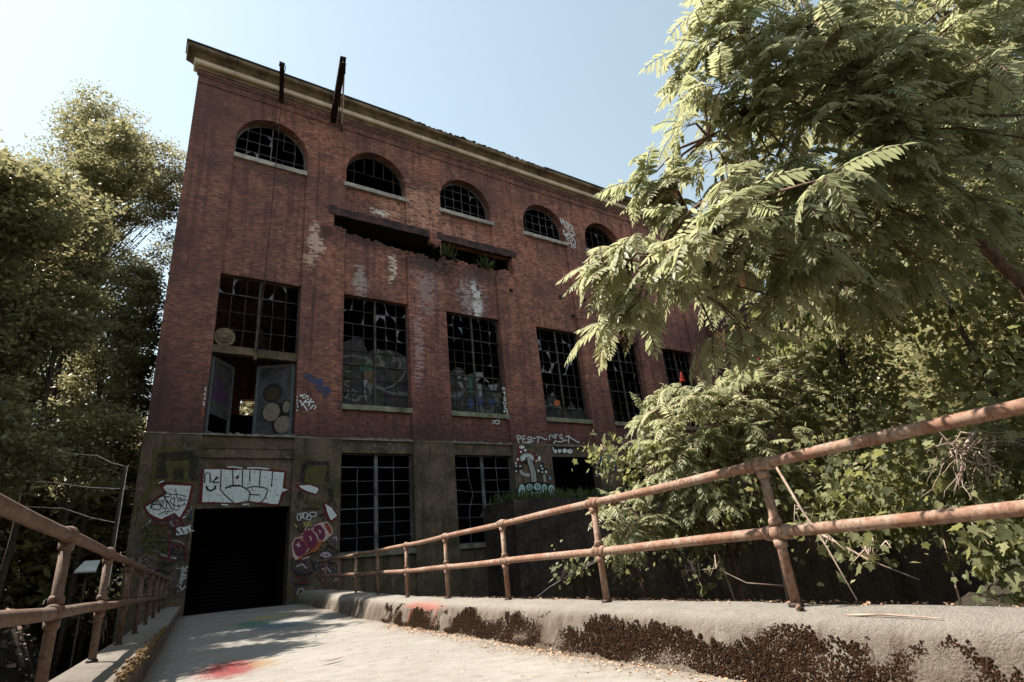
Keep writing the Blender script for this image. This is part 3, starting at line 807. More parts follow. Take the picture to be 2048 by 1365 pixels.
# ------------------------------------------------------------------ windows
def shard(b, x0, x1, z0, z1, y, kind):
    W, H = x1 - x0, z1 - z0
    if kind == 0:
        b.poly([(x0, y, z0), (x1, y, z0), (x1, y, z1), (x0, y, z1)]); return
    def tri(cx, cz, sx, sz, fx, fz):
        pts = [(cx, y, cz), (cx + sx * W * fx, y, cz)]
        m = random.randint(1, 3)
        for i in range(m):
            t = (i + 1) / (m + 1)
            q = random.uniform(0.55, 1.05)
            pts.append((cx + sx * W * fx * (1 - t) * q, y, cz + sz * H * fz * t * q))
        pts.append((cx, y, cz + sz * H * fz))
        b.poly(pts if sx * sz > 0 else pts[::-1])
    cs = [(x0, z0, 1, 1), (x1, z0, -1, 1), (x0, z1, 1, -1), (x1, z1, -1, -1)]
    random.shuffle(cs)
    for c in cs[:kind]:
        tri(*c, random.uniform(0.2, 0.62), random.uniform(0.25, 0.9))

def window(label, x0, x1, z0, z1, y, cols, rows, mull, mat, glass, p_none, p_full, low_panel=None, arch=None, sill=None, sillmat=None, mw=0.020, seed=0, bent=False, gap=.06, hollow=False):
    random.seed(seed)
    f = MB(); gl = MB()
    def inside(x, z):
        if not arch: return True
        l, r = arch; a = (r - l) / 2 - 0.03; cx = (l + r) / 2
        return z <= ZS or (x - cx) ** 2 + (z - ZS) ** 2 <= a * a
    def topz(x):
        if not arch: return z1
        l, r = arch; a = (r - l) / 2 - 0.03; cx = (l + r) / 2
        return ZS + math.sqrt(max(0, a * a - (x - cx) ** 2))
    fw = 0.05
    if arch:
        l, r = arch
        po = arch_pts(l, r, 28, -0.01); pi = arch_pts(l, r, 28, -0.09)
        for a0, a1, c0, c1 in zip(po[:-1], po[1:], pi[:-1], pi[1:]):
            f.poly([(c0[0], y - .03, c0[1]), (c1[0], y - .03, c1[1]), (a1[0], y - .03, a1[1]), (a0[0], y - .03, a0[1])])
            f.poly([(c0[0], y - .03, c0[1]), (c0[0], y + .03, c0[1]), (c1[0], y + .03, c1[1]), (c1[0], y - .03, c1[1])])
        f.box(x0 + .01, x0 + .09, y - .03, y + .03, z0, ZS); f.box(x1 - .09, x1 - .01, y - .03, y + .03, z0, ZS)
    else:
        f.box(x0, x0 + fw, y - .04, y + .04, z0, z1); f.box(x1 - fw, x1, y - .04, y + .04, z0, z1)
        f.box(x0 + fw, x1 - fw, y - .04, y + .04, z1 - fw, z1)
    f.box(x0 + fw, x1 - fw, y - .045, y + .045, z0, z0 + fw)
    xs = np.linspace(x0, x1, cols + 1); zs = np.linspace(z0, z1, rows + 1)
    for i, x in enumerate(xs[1:-1], 1):
        m = mull if (i == cols // 2) else mw
        if bent and i == 1:
            f.tube([(x, y, z0), (x, y, z0 + 1.6), (x + .22, y - .1, z0 + 2.4), (x + .1, y, z0 + 3.1), (x, y, z1)], 0.02, 6); continue
        if i == cols // 2 and not arch:
            f.box(x - m / 2, x + m / 2, y - .03 - m * .2, y + .03, z0 + fw, topz(x) - 0.02); continue
        zz_ = [z0 + fw] + [z for z in zs[1:-1] if z < topz(x) - .06] + [topz(x) - .02]
        for q0, q1 in zip(zz_[:-1], zz_[1:]):
            if random.random() < gap or (hollow and i in (2, 3, 4) and q0 < zs[2] - .05): continue
            k0 = random.gauss(0, .006); f.obox((x + k0, y, (q0 + q1) / 2), (m / 2, 0, 0), (0, .03, 0), (random.gauss(0, .010), 0, (q1 - q0) / 2))
    for j, z in enumerate(zs[1:-1], 1):
        big = (j % 3 == 0) and not arch
        m = 0.05 if big else mw
        xa, xb = x0 + fw, x1 - fw
        if arch and z > ZS:
            a = (arch[1] - arch[0]) / 2 - 0.05; cx = (arch[0] + arch[1]) / 2
            q = math.sqrt(max(0.0, a * a - (z - ZS) ** 2)); xa, xb = cx - q, cx + q
        if bent and j in (3, 4):
            mid = (xa + xb) / 2
            f.tube([(xa, y, z - .25 + .1 * j), (xa + .9, y - .05, z + .02), (mid, y, z)], 0.018, 6); f.box(mid, xb, y - .03, y + .03, z - m / 2, z + m / 2)
        elif hollow and j != 2: continue
        elif big: f.box(xa, xb, y - .026, y + .026, z - m / 2, z + m / 2)
        else:
            xx_ = [xa] + [x for x in xs[1:-1] if xa + .05 < x < xb - .05] + [xb]
            for q0, q1 in zip(xx_[:-1], xx_[1:]):
                if random.random() < gap: continue
                f.obox(((q0 + q1) / 2, y, z + random.gauss(0, .006)), ((q1 - q0) / 2, 0, random.gauss(0, .008)), (0, .026, 0), (0, 0, m / 2))
    for i in range(cols):
        for j in range(rows):
            a0, a1, c0, c1 = xs[i] + .02, xs[i + 1] - .02, zs[j] + .02, zs[j + 1] - .02
            if not (inside(a0, c1) and inside(a1, c1)): 
                continue
            if low_panel and c0 < low_panel - .3 and random.random() < .8: continue
            q = random.random()
            if q < p_none: continue
            shard(gl, a0, a1, c0, c1, y + .012, 0 if q > 1 - p_full else random.choice((1, 1, 1, 2, 2)))
    wo_ = f.build("window", mat, bld, label=label)
    if gl.f: gl.build("pane", glass, wo_)
    if sill:
        s = MB(); sx0, sx1, sy0, sy1, sz0, sz1 = sill
        n = 9
        for i in range(n):
            a0 = sx0 + (sx1 - sx0) * i / n; a1 = sx0 + (sx1 - sx0) * (i + 1) / n
            s.box(a0, a1, sy0 - random.uniform(0, .012), sy1, sz0 + random.uniform(0, .012), sz1 + random.uniform(-.012, .004))
        s.build("sill", sillmat or M['sill'], wo_)
    if low_panel:
        p = MB()
        n = 10; top = []
        for i in range(n + 1):
            top.append(low_panel + random.uniform(-.5, .25) + (.5 if i < 4 else 0))
        for i in range(n):
            xa = x0 + fw + (x1 - x0 - 2 * fw) * i / n; xb = x0 + fw + (x1 - x0 - 2 * fw) * (i + 1) / n
            p.poly([(xa, y + .05, z0 + .05), (xb, y + .05, z0 + .05), (xb, y + .05, top[i + 1]), (xa, y + .05, top[i])])
            p.poly([(xa, y + .08, z0 + .05), (xa, y + .08, top[i]), (xb, y + .08, top[i + 1]), (xb, y + .08, z0 + .05)])
            p.poly([(xa, y + .05, top[i]), (xb, y + .05, top[i + 1]), (xb, y + .08, top[i + 1]), (xa, y + .08, top[i])])
        p.build("painted_board", M['mural'], wo_)
    return wo_
arch_lab = ["arched window with jagged glass left in the corners", "arched window missing its middle panes and bars", "arched window with pale upright bars", "arched window with curved broken bars", "arched window half hidden by the sumac leaves", None, None]
for k, (l, r) in enumerate(zip(BL, BR)):
    window(arch_lab[k], l, r, 21.28, ZS + (r - l) / 2, FY + 0.50, 6, 4, 0.03 if k else 0.045, M['sash2'] if k in (0, 2, 3) else M['sash'], M['glass'],
           [0.62, 0.95, 0.9, 0.85, 0.8, 0.85, 0.85][k], 0.0, arch=(l, r), seed=20 + k, gap=[.05, .0, .10, .08, .1, .1, .1][k], hollow=(k == 1),
           sill=((l, r, FY + 0.02, FY + 0.5, 21.021, 21.28) if k == 0 else (l - 0.12, r + 0.18, FY - 0.07, FY + 0.5, 21.021, 21.28)))
for k, (l, r) in enumerate(zip(BL, BR)):
    if k == 0:
        window("upper window grid above the double door", l, r, 10.95, 14.45, FY + 0.42, 6, 4, 0.10, M['sash'], M['glass'], 0.74, 0.0, seed=41)
        continue
    window(["", "tall window with torn glass above a dark painted board", "tall window with blue glass shards and painted boards", "tall narrow looking window with one orange spot", "tall window behind hanging sumac leaves", None, None][k] or None,
           l, r, 8.58, 14.45, FY + 0.44, 6, 8, 0.11, M['sash'], M['glass'] if k != 2 else M['glassblue'], [0, 0.52, 0.70, 0.82, 0.86, 0.9, 0.9][k], 0.0,
           low_panel=[0, 11.6, 10.7, 9.6, None, None, None][k], seed=50 + k,
           sill=(l - 0.02, r + 0.02, FY - 0.03, FY + 0.55, 8.321, 8.58), sillmat=M['mossy_sill'])
for k in (1, 2):
    l, r = BL[k], BR[k]
    window("ground floor window with a heavy grey centre bar" if k == 1 else "ground floor window with bent broken bars", l, r, 1.95, 6.30, FY + 0.40, 4, 7, 0.17, M['sash2'], M['glass'], 0.985, 0.0, seed=70 + k,
           sill=(l, r, FY + 0.0, FY + 0.55, 1.721, 1.95), sillmat=M['mossy_sill'], mw=0.022, bent=(k == 2))

# double door over the entrance, transom, round plate
b = MB()
b.box(1.975, 3.66, FY + 0.20, FY + 0.56, 10.60, 10.95); b.box(3.80, 5.515, FY + 0.22, FY + 0.56, 10.55, 10.92)
b.box(3.66, 3.80, FY + 0.25, FY + 0.5, 10.45, 11.0)
b.build("transom_beam", M['base'], bld)
def leafdoor(hx, hy, ang, sgn, hole):
    """door leaf turned inward about its hinge; u runs from the hinge, z up"""
    d = Vector((sgn * math.cos(ang), math.sin(ang), 0)); nn = Vector((-d.y, d.x, 0))
    if nn.y > 0: nn = -nn
    H = Vector((hx, hy, 0))
    pt = lambda u, z, o=0.0: tuple(H + d * u + nn * o + Vector((0, 0, z)))
    f = MB(); p = MB()
    def slab(mb, u0, u1, z0, z1, t):
        c = Vector(pt((u0 + u1) / 2, (z0 + z1) / 2)); mb.obox(c, d * (u1 - u0) / 2, nn * t, (0, 0, (z1 - z0) / 2))
    slab(f, 0, .13, 7.02, 10.5, .035); slab(f, 1.6, 1.74, 7.02, 10.5, .035); slab(f, .13, 1.6, 10.36, 10.5, .034); slab(f, .13, 1.6, 7.02, 7.2, .034)
    slab(p, .13, 1.6, 7.95 if hole else 7.2, 10.36, .022)
    o = f.build("door", M['doorframe'], bld, label="left door leaf with its lower panel gone" if hole else "right door leaf painted with pale round shapes")
    p.build("door_panel", M['doorpaint'], o)
    return o, pt
PM = {}
def paint(k):
    if k not in PM: PM[k] = paint_material(k)
    return PM[k]
def blob(b, pt, cu, cz, ru, rz, o, n=16):
    b.poly([pt(cu + ru * math.cos(2 * PI * i / n), cz + rz * math.sin(2 * PI * i / n), o) for i in range(n)])
dl, pt = leafdoor(2.05, FY + 0.42, math.radians(53), 1, True)
b = MB(); b.poly([pt(.18, 8.55, .028), pt(1.35, 8.6, .028), pt(1.42, 9.05, .028), pt(1.2, 9.35, .028), pt(.75, 9.62, .028), pt(.3, 9.7, .028), pt(.16, 9.2, .028)]); b.build("violet_paint", paint('purple'), dl)
b = MB()
for u0, z0, u1, z1 in ((.2, 8.2, .35, 8.5), (.35, 8.5, .45, 8.2), (.8, 8.2, .95, 8.45), (.95, 8.45, 1.1, 8.2), (1.2, 8.2, 1.3, 8.45), (.2, 9.9, .9, 9.65)):
    b.poly([pt(u0, z0, .03), pt(u0 + .06, z0, .03), pt(u1 + .06, z1, .03), pt(u1, z1, .03)])
b.build("yellow_marks", paint('olive'), dl)
dr, pt = leafdoor(5.50, FY + 0.42, math.radians(31), -1, False)
b = MB(); blob(b, pt, .86, 8.22, .56, .50, .026); blob(b, pt, .30, 8.42, .24, .36, .026); blob(b, pt, .42, 7.62, .50, .52, .026); blob(b, pt, .95, 9.15, .45, .46, .026); b.build("black_outlines", paint('black'), dr)
b = MB(); blob(b, pt, .95, 8.24, .38, .44, .032); blob(b, pt, .30, 8.42, .16, .28, .032); blob(b, pt, .40, 7.62, .38, .40, .032); b.build("pale_shapes", simple("faded_beige_paint", (0.22, 0.18, 0.14), 0.8, 0.2), dr)
b = MB(); blob(b, pt, .95, 9.1, .32, .30, .032); b.build("brown_shape", simple("brown_paint", (0.055, 0.035, 0.02), 0.8, 0.2), dr)

b = MB()
cx, cz = 2.42, 11.36
for r0, r1, y in ((0.0, 0.10, -.16), (0.10, 0.17, -.10), (0.17, 0.28, -.13), (0.28, 0.43, -.08)):
    n = 28
    for i in range(n):
        a0, a1 = 2 * PI * i / n, 2 * PI * (i + 1) / n
        P = lambda r, a, yy: (cx + r * math.cos(a), FY + .30 + yy, cz + r * math.sin(a))
        if r0 > 0: b.poly([P(r0, a0, y), P(r0, a1, y), P(r1, a1, y), P(r1, a0, y)])
        else: b.poly([P(0, a0, y), P(r1, a1, y), P(r1, a0, y)][::-1])
        b.poly([P(r1, a0, y), P(r1, a1, y), P(r1, a1, .02), P(r1, a0, .02)])
b.build("round_plate", M['disc'], bld)

# roller shutter deep in the entrance
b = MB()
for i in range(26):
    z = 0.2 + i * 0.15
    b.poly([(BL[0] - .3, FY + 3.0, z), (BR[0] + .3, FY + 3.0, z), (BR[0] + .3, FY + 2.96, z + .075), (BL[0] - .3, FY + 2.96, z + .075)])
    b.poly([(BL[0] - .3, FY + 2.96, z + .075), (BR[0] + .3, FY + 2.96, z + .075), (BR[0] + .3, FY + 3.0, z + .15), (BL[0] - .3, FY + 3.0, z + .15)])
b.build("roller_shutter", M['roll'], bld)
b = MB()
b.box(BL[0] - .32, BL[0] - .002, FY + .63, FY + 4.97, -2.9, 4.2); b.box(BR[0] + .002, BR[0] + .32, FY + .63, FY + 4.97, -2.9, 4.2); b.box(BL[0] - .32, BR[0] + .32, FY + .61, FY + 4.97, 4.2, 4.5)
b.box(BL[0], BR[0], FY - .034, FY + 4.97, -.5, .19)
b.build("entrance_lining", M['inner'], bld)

# short wing that comes forward at the far right
b = MB()
b.box(36.4, 44.9, 16.0, FY - 0.06, -2.0, 13.0); b.box(36.4, 44.9, 16.0, 19.3, 13.0, 17.5); b.box(36.4, 44.9, 21.8, FY - 0.06, 13.0, 17.5); b.box(36.9, 44.9, 19.3, 21.8, 13.0, 17.5)
b.build("side_wing", simple("shaded_brick", (0.060, 0.030, 0.032), 0.9, 0.2, scale=1.2, col2=(0.14, 0.065, 0.06)), bld)  # wing brick coloured darker, its shade is in the colour
b = MB()
b.box(36.3, 36.6, 19.2, 21.9, 12.85, 13.1)
b.build("wing_sill", M['sill'], bld)

# ------------------------------------------------------------------ graffiti
GRAF = [
 ('block letter graffiti', 'white block letters outlined in dark red above the door', 25.620, [
  ('p','red',[(2.08,5.56),(2.93,5.59),(3.18,5.57),(3.57,5.55),(4.25,5.53),(4.82,5.52),(5.29,5.47),(5.28,4.8),(5.57,4.7),(5.29,4.54),(5.08,4.02),(4.58,4.05),(4.26,4.1),(3.82,4.25),(3.5,4.13),(3.21,4.17),(2.14,4.18),(2.07,4.22)]),
  ('p','white',[(2.16,5.53),(2.78,5.52),(3.19,5.48),(3.58,5.51),(4.26,5.48),(4.74,5.43),(5.21,5.39),(5.17,4.75),(5.43,4.67),(5.15,4.57),(5.03,4.09),(4.79,4.1),(4.38,4.19),(4.22,4.18),(3.86,4.26),(3.45,4.18),(3.31,4.19),(2.54,4.24),(2.21,4.24)]),
  ('s','black',0.05,[(2.77,5.5),(2.81,4.71),(2.98,4.51),(3.31,4.21)]),
  ('s','black',0.05,[(3.2,5.48),(3.26,4.88)]),
  ('s','black',0.05,[(3.57,5.5),(3.6,4.84)]),
  ('s','black',0.05,[(3.85,5.48),(3.87,5.01)]),
  ('s','black',0.05,[(4.26,5.48),(4.25,4.85)]),
  ('s','black',0.05,[(4.74,5.43),(4.73,4.79)]),
  ('s','black',0.05,[(3.92,4.5),(4.28,4.47)]),
  ('s','black',0.05,[(3.76,4.75),(3.98,4.82),(4.24,4.81),(4.56,4.73),(4.57,4.57),(4.52,4.37),(4.38,4.19)]),
  ('s','black',0.05,[(3.52,4.86),(3.78,4.72),(3.92,4.58),(3.91,4.41),(3.86,4.26)]),
  ('s','black',0.05,[(2.23,4.98),(2.2,5.35),(2.3,5.38),(2.38,5.36),(2.43,4.98)]),
  ('s','black',0.05,[(2.51,5),(2.56,5.08),(2.71,5.2)]),
  ('s','black',0.05,[(2.51,4.98),(2.74,5.01)]),
  ('s','black',0.05,[(2.51,4.99),(2.64,5.24)]),
  ('s','black',0.075,[(2.98,4.76),(3.12,4.83),(3.26,4.86),(3.52,4.86)]),
  ('s','black',0.075,[(2.29,4.86),(2.36,4.72),(2.48,4.67),(2.59,4.74),(2.63,4.88)]),
  ('p','red',[(3.32,5.21),(3.42,5.3),(3.47,5.2),(3.4,5.12),(3.33,5.14)]),
  ('s','white',0.05,[(2.99,5.61),(3.22,5.62),(3.55,5.57)]),
  ('s','white',0.05,[(3.74,5.58),(4.16,5.58),(4.58,5.54)]),
  ('s','white',0.05,[(2.9,4.13),(3.14,4.1)]),
  ('s','white',0.05,[(3.66,4.11),(3.91,4.11)]),
 ]),
 ('name graffiti', 'black lettering PESTO sprayed on the grey lintel', 25.620, [
  ('s','black',0.07,[(3.21,6.38),(3.18,6.66),(3.28,6.65),(3.29,6.55),(3.2,6.52)]),
  ('s','black',0.07,[(3.59,6.68),(3.45,6.68),(3.47,6.43),(3.61,6.42)]),
  ('s','black',0.07,[(3.46,6.55),(3.56,6.56)]),
  ('s','black',0.07,[(3.89,6.69),(3.75,6.63),(3.91,6.52),(3.79,6.4)]),
  ('s','black',0.07,[(3.94,6.7),(4.17,6.7)]),
  ('s','black',0.07,[(4.04,6.69),(4.02,6.45)]),
  ('s','black',0.07,[(2.86,6.46),(3.1,6.52)]),
  ('s','black',0.07,[(2.18,6.63),(2.56,6.58)]),
  ('s','black',0.07,[(4.37,6.6),(4.37,6.54),(4.35,6.49),(4.32,6.47),(4.28,6.46),(4.25,6.49),(4.22,6.54),(4.21,6.6),(4.21,6.66),(4.23,6.71),(4.26,6.73),(4.3,6.73),(4.34,6.71),(4.36,6.66),(4.37,6.6)]),
 ]),
 ('winged graffiti', 'white winged shape outlined in dark red with black scrawl', 25.450, [
  ('p','red',[(0.28,4.13),(0.85,4.58),(0.81,4.73),(0.64,4.92),(0.83,5.01),(1.18,4.99),(1.85,4.93),(1.79,4.2),(1.68,3.81),(1.52,3.52),(1.27,3.75),(0.94,3.56),(0.66,3.6),(0.43,3.82)]),
  ('p','white',[(0.35,4.09),(0.59,4.26),(0.88,4.5),(0.95,4.62),(0.91,4.69),(0.83,4.79),(0.9,4.89),(1.16,4.89),(1.49,4.86),(1.75,4.84),(1.7,4.3),(1.64,4.02),(1.49,3.67),(1.31,3.86),(0.9,3.64),(0.64,3.77),(0.5,3.87)]),
  ('s','black',0.035,[(0.91,4.67),(0.99,4.58),(1.11,4.54),(1.38,4.52),(1.65,4.45)]),
  ('s','black',0.035,[(1.24,4.74),(1.3,4.47),(1.41,4.24)]),
  ('s','black',0.035,[(0.89,4.48),(1.26,3.92)]),
  ('s','black',0.035,[(0.65,4.32),(0.84,4.16),(1.01,3.96)]),
  ('s','black',0.035,[(1.26,4.41),(1.15,4.38),(1.11,4.28),(1.18,4.18),(1.37,4.09),(1.64,4.15)]),
  ('s','black',0.035,[(1.26,4.41),(1.24,4.18),(1.28,3.98),(1.37,3.93),(1.45,4.03),(1.4,4.16)]),
  ('s','black',0.035,[(1,4.28),(1.01,4.06),(1.11,3.96),(1.18,4.05),(1.02,4.31),(0.89,4.25),(0.9,4.16)]),
  ('s','black',0.035,[(1.4,4.43),(1.49,4.33),(1.59,4.37),(1.55,4.43)]),
  ('s','black',0.035,[(1.4,4.43),(1.46,4.29),(1.68,4.31)]),
  ('s','black',0.035,[(0.8,3.82),(0.96,3.9),(1.21,3.9)]),
  ('s','black',0.035,[(0.99,3.83),(1.08,3.85)]),
  ('s','black',0.035,[(0.5,4.01),(0.52,4.17),(0.58,4.26)]),
  ('s','black',0.035,[(1.57,4.22),(1.61,4.17)]),
  ('s','black',0.035,[(0.85,4.08),(0.84,4.03),(0.8,4),(0.74,3.98),(0.67,3.99),(0.61,4.01),(0.56,4.04),(0.54,4.09),(0.55,4.13),(0.59,4.16),(0.65,4.18),(0.72,4.18),(0.79,4.16),(0.83,4.12),(0.85,4.08)]),
  ('s','black',0.035,[(0.93,4.4),(0.92,4.35),(0.89,4.32),(0.84,4.3),(0.78,4.3),(0.73,4.32),(0.69,4.36),(0.67,4.4),(0.68,4.45),(0.71,4.48),(0.76,4.5),(0.82,4.5),(0.87,4.48),(0.91,4.44),(0.93,4.4)]),
  ('s','black',0.035,[(1.11,4.51),(1.1,4.48),(1.08,4.46),(1.04,4.44),(0.99,4.44),(0.95,4.46),(0.92,4.48),(0.91,4.51),(0.92,4.54),(0.94,4.57),(0.98,4.58),(1.02,4.58),(1.07,4.56),(1.1,4.54),(1.11,4.51)]),
  ('s','black',0.035,[(0.65,4.24),(0.65,4.21),(0.64,4.19),(0.61,4.18),(0.59,4.18),(0.56,4.19),(0.55,4.21),(0.54,4.24),(0.54,4.26),(0.55,4.29),(0.57,4.3),(0.6,4.3),(0.62,4.28),(0.64,4.26),(0.65,4.24)]),
  ('s','white',0.05,[(0.67,4.95),(0.74,5.01),(0.83,5.04)]),
  ('s','white',0.05,[(1.6,3.65),(1.69,3.71)]),
 ]),
 ('sprayed letter', 'black sprayed letter over a mossy yellow patch', 25.450, [
  ('p','olive',[(0.3,6.28),(0.78,6.38),(1.21,6.36),(1.73,6.12),(1.89,5.01),(1.68,4.95),(0.74,4.93),(0.48,4.56),(0.29,4.05),(0.15,4.22),(0.25,4.79),(0.37,5.26)]),
  ('s','softblack',0.42,[(0.74,5.14),(0.63,5.95),(1.74,6.05)]),
  ('s','softblack',0.34,[(1.74,6.05),(1.81,5.04)]),
  ('s','softblack',0.34,[(1.31,5.08),(1.27,5.56)]),
 ]),
 ('scribble graffiti', 'tangled black and purple scribbles low on the left pier', 25.450, [
  ('p','dolive',[(0.39,3.45),(0.7,3.51),(1.11,3.36),(1.24,2.86),(1.23,2.35),(0.9,2.42),(0.47,2.46),(0.38,2.76)]),
  ('p','white',[(1.41,3.27),(1.52,3.34),(1.67,3.31),(1.86,3.37),(1.92,3.22),(1.89,3.08),(1.7,3.06),(1.55,3.04),(1.44,3.03)]),
  ('s','black',0.05,[(0.41,3.4),(0.51,3.21),(0.69,3.18),(0.71,3.38)]),
  ('s','black',0.05,[(0.62,2.85),(1.2,2.82)]),
  ('s','black',0.05,[(0.62,2.85),(0.89,2.52),(0.96,2.88)]),
  ('s','black',0.05,[(0.52,3.13),(0.67,3),(0.82,3.12),(0.95,2.93),(1.1,3.05)]),
  ('s','black',0.05,[(0.58,3.52),(0.95,3.4),(1.1,3.47)]),
  ('s','black',0.05,[(0.92,2.42),(1.09,2.51),(1.31,2.29),(1.42,2.49)]),
  ('s','black',0.05,[(0.47,2.25),(0.57,2.35),(0.72,2.21),(0.65,2.04),(0.51,2.13)]),
  ('s','black',0.05,[(0.95,2.02),(1.14,2.1),(1.39,1.98),(1.56,2.15)]),
  ('s','black',0.05,[(1.4,2.69),(1.74,2.66),(1.82,2.1)]),
  ('s','black',0.05,[(1.4,2.69),(1.42,2.38)]),
  ('s','black',0.05,[(1.44,2.38),(1.77,2.36)]),
  ('s','black',0.05,[(1.42,3.22),(1.55,3.08)]),
  ('s','black',0.05,[(1.57,3.29),(1.69,3.1),(1.8,3.25),(1.87,3.06)]),
  ('s','black',0.05,[(1.12,1.9),(1.3,1.69),(1.5,1.8)]),
  ('s','black',0.05,[(1.14,3.33),(1.34,3.27),(1.41,3.08)]),
  ('s','purple',0.06,[(1.03,2.31),(1.18,2.15),(1.36,2.26),(1.56,2.07)]),
  ('s','purple',0.06,[(0.12,3.03),(0.27,2.92),(0.26,2.67)]),
  ('s','purple',0.06,[(1.24,2.91),(1.4,2.72),(1.33,2.49)]),
  ('s','purple',0.06,[(1.58,2.32),(1.79,2.21),(1.92,2.3)]),
  ('s','purple',0.06,[(0.61,2),(0.9,1.87),(1.16,1.93)]),
  ('s','dred',0.06,[(1.22,3.1),(1.33,2.09)]),
  ('s','dred',0.06,[(1.35,2.7),(1.79,2.64),(1.87,2.1)]),
  ('s','dred',0.06,[(1.35,3.56),(1.43,3.08)]),
  ('s','dred',0.06,[(1.07,2.31),(1.46,2.13)]),
  ('s','dred',0.06,[(0.59,3.49),(1.18,3.41)]),
  ('s','dred',0.06,[(1.5,3.5),(1.63,3.47),(1.64,3.36),(1.47,3.38)]),
  ('s','grey',0.07,[(1.79,1.92),(1.78,1.62),(1.76,1.35)]),
  ('s','grey',0.07,[(1.95,1.91),(1.81,1.77),(1.93,1.75)]),
  ('s','grey',0.07,[(1.75,1.65),(1.91,1.6),(1.91,1.5),(1.77,1.49)]),
  ('s','grey',0.07,[(1.75,1.25),(1.84,1.1),(1.94,1.23)]),
  ('s','white',0.03,[(1.83,3.37),(1.91,3.36)]),
  ('s','white',0.03,[(1.93,3.16),(2.03,3.16)]),
  ('s','white',0.03,[(1.61,3.66),(1.7,3.71)]),
 ]),
 ('worm graffiti', 'crimson and violet worm of bubbles with white outline on the pier', 25.450, [
  ('p','orange',[(5.73,2.12),(6.2,2.03),(6.64,2.26),(6.69,2.52),(6.99,2.56),(6.85,2.4),(6.64,2.12),(6.35,2.02),(6.06,1.9),(5.89,1.72)]),
  ('p','pinkw',[(5.62,2.47),(5.74,2.69),(5.94,2.73),(6.15,2.56),(6.34,2.23),(6.23,2.09),(5.94,1.91),(5.8,1.82),(5.67,2.02)]),
  ('p','orange',[(5.91,2.77),(6.13,2.98),(6.42,2.99),(6.64,2.75),(6.71,2.46),(6.64,2.28),(6.43,2.1),(6.28,2.23)]),
  ('p','pinkw',[(6.37,3.01),(6.53,3.18),(6.76,3.23),(6.98,2.98),(7.11,2.64),(6.96,2.48),(6.69,2.51)]),
  ('p','pinkw',[(6.67,3.23),(7.04,3.28),(7.24,3.04),(7.3,2.77),(7.14,2.64),(6.98,2.5),(7.02,2.8)]),
  ('p','rust',[(6.88,3.21),(7.04,3.23),(7.2,3.03),(7.25,2.79),(7.17,2.74),(7.01,2.96)]),
  ('p','crimson',[(6.4,3.01),(6.56,3.15),(6.76,3.16),(6.94,2.92),(6.97,2.68),(6.87,2.51),(6.72,2.55),(6.62,2.79)]),
  ('p','crimson',[(5.93,2.77),(6.17,2.94),(6.4,2.95),(6.6,2.72),(6.66,2.46),(6.58,2.3),(6.4,2.16),(6.29,2.29),(6.12,2.58)]),
  ('p','crimson',[(5.67,2.33),(5.69,2.53),(5.78,2.65),(5.92,2.67),(6.12,2.5),(6.28,2.24),(6.14,2.02),(5.91,1.93),(5.78,2.04)]),
  ('s','pinkw',0.05,[(5.78,2.43),(5.98,2.36)]),
  ('s','pinkw',0.05,[(5.89,2.51),(5.87,2.31)]),
  ('s','pinkw',0.05,[(6.31,2.72),(6.4,2.63),(6.36,2.53)]),
  ('s','pinkw',0.05,[(6.68,2.93),(6.77,2.88),(6.72,2.8)]),
  ('s','pinkw',0.05,[(5.97,2.71),(6.06,2.71)]),
  ('s','pinkw',0.05,[(5.99,2.81),(6.05,2.82)]),
  ('s','pinkw',0.05,[(6.45,3.04),(6.46,2.98)]),
  ('s','black',0.05,[(6.06,1.9),(6.35,2.02),(6.7,2.11)]),
  ('s','black',0.05,[(7,2.5),(7.12,2.32),(7.56,2.02)]),
 ]),
 ('white leaf graffiti', 'upper white leaf shape edged in dark red', 25.450, [
  ('p','red',[(5.61,4.81),(5.78,4.87),(6.27,4.88),(6.65,4.73),(6.68,4.62),(6.54,4.4),(6.16,4.51),(5.89,4.61)]),
  ('p','white',[(5.79,4.81),(6.24,4.83),(6.59,4.7),(6.63,4.62),(6.52,4.45),(6.16,4.57),(5.94,4.68)]),
 ]),
 ('white leaf graffiti', 'lower white leaf shape edged in dark red', 25.450, [
  ('p','red',[(6.79,4.08),(6.95,4.07),(7.27,3.88),(7.53,3.5),(7.24,3.27),(7.08,3.33),(6.9,3.65)]),
  ('p','white',[(6.93,4.01),(7.21,3.85),(7.45,3.5),(7.22,3.33),(7.15,3.39),(7.02,3.7)]),
 ]),
 ('eye graffiti', 'small lilac eye shape outlined in black', 25.450, [
  ('p','black',[(6.72,1.92),(6.87,2.09),(7.1,2.1),(7.33,1.89),(7.2,1.77),(6.92,1.79)]),
  ('p','lilac',[(6.75,1.94),(6.89,2.05),(7.1,2.06),(7.28,1.9),(7.17,1.82),(6.94,1.83)]),
  ('s','black',0.04,[(6.86,1.94),(6.95,1.95),(6.92,1.9)]),
  ('s','black',0.04,[(7.04,1.96),(7.12,1.91),(7.03,1.89)]),
 ]),
 ('blurred letter', 'blurred black sprayed letter on the right pier', 25.450, [
  ('p','dolive',[(6.18,4.16),(6.57,4.21),(6.83,4.11),(6.8,3.86),(6.37,3.82),(6.18,3.94)]),
  ('p','olive',[(5.96,5.33),(6.06,5.62),(6.94,5.62),(6.92,5.17),(6.77,4.95),(6.02,4.93)]),
  ('s','softblack',0.22,[(5.9,4.96),(5.96,5.39),(6.02,5.78)]),
  ('s','softblack',0.22,[(5.86,4.59),(5.9,4.25)]),
  ('s','softblack',0.22,[(6.02,5.79),(7.03,5.78),(6.99,4.98)]),
  ('s','softblack',0.22,[(7.12,4.69),(7.17,4.22),(7.01,4.07)]),
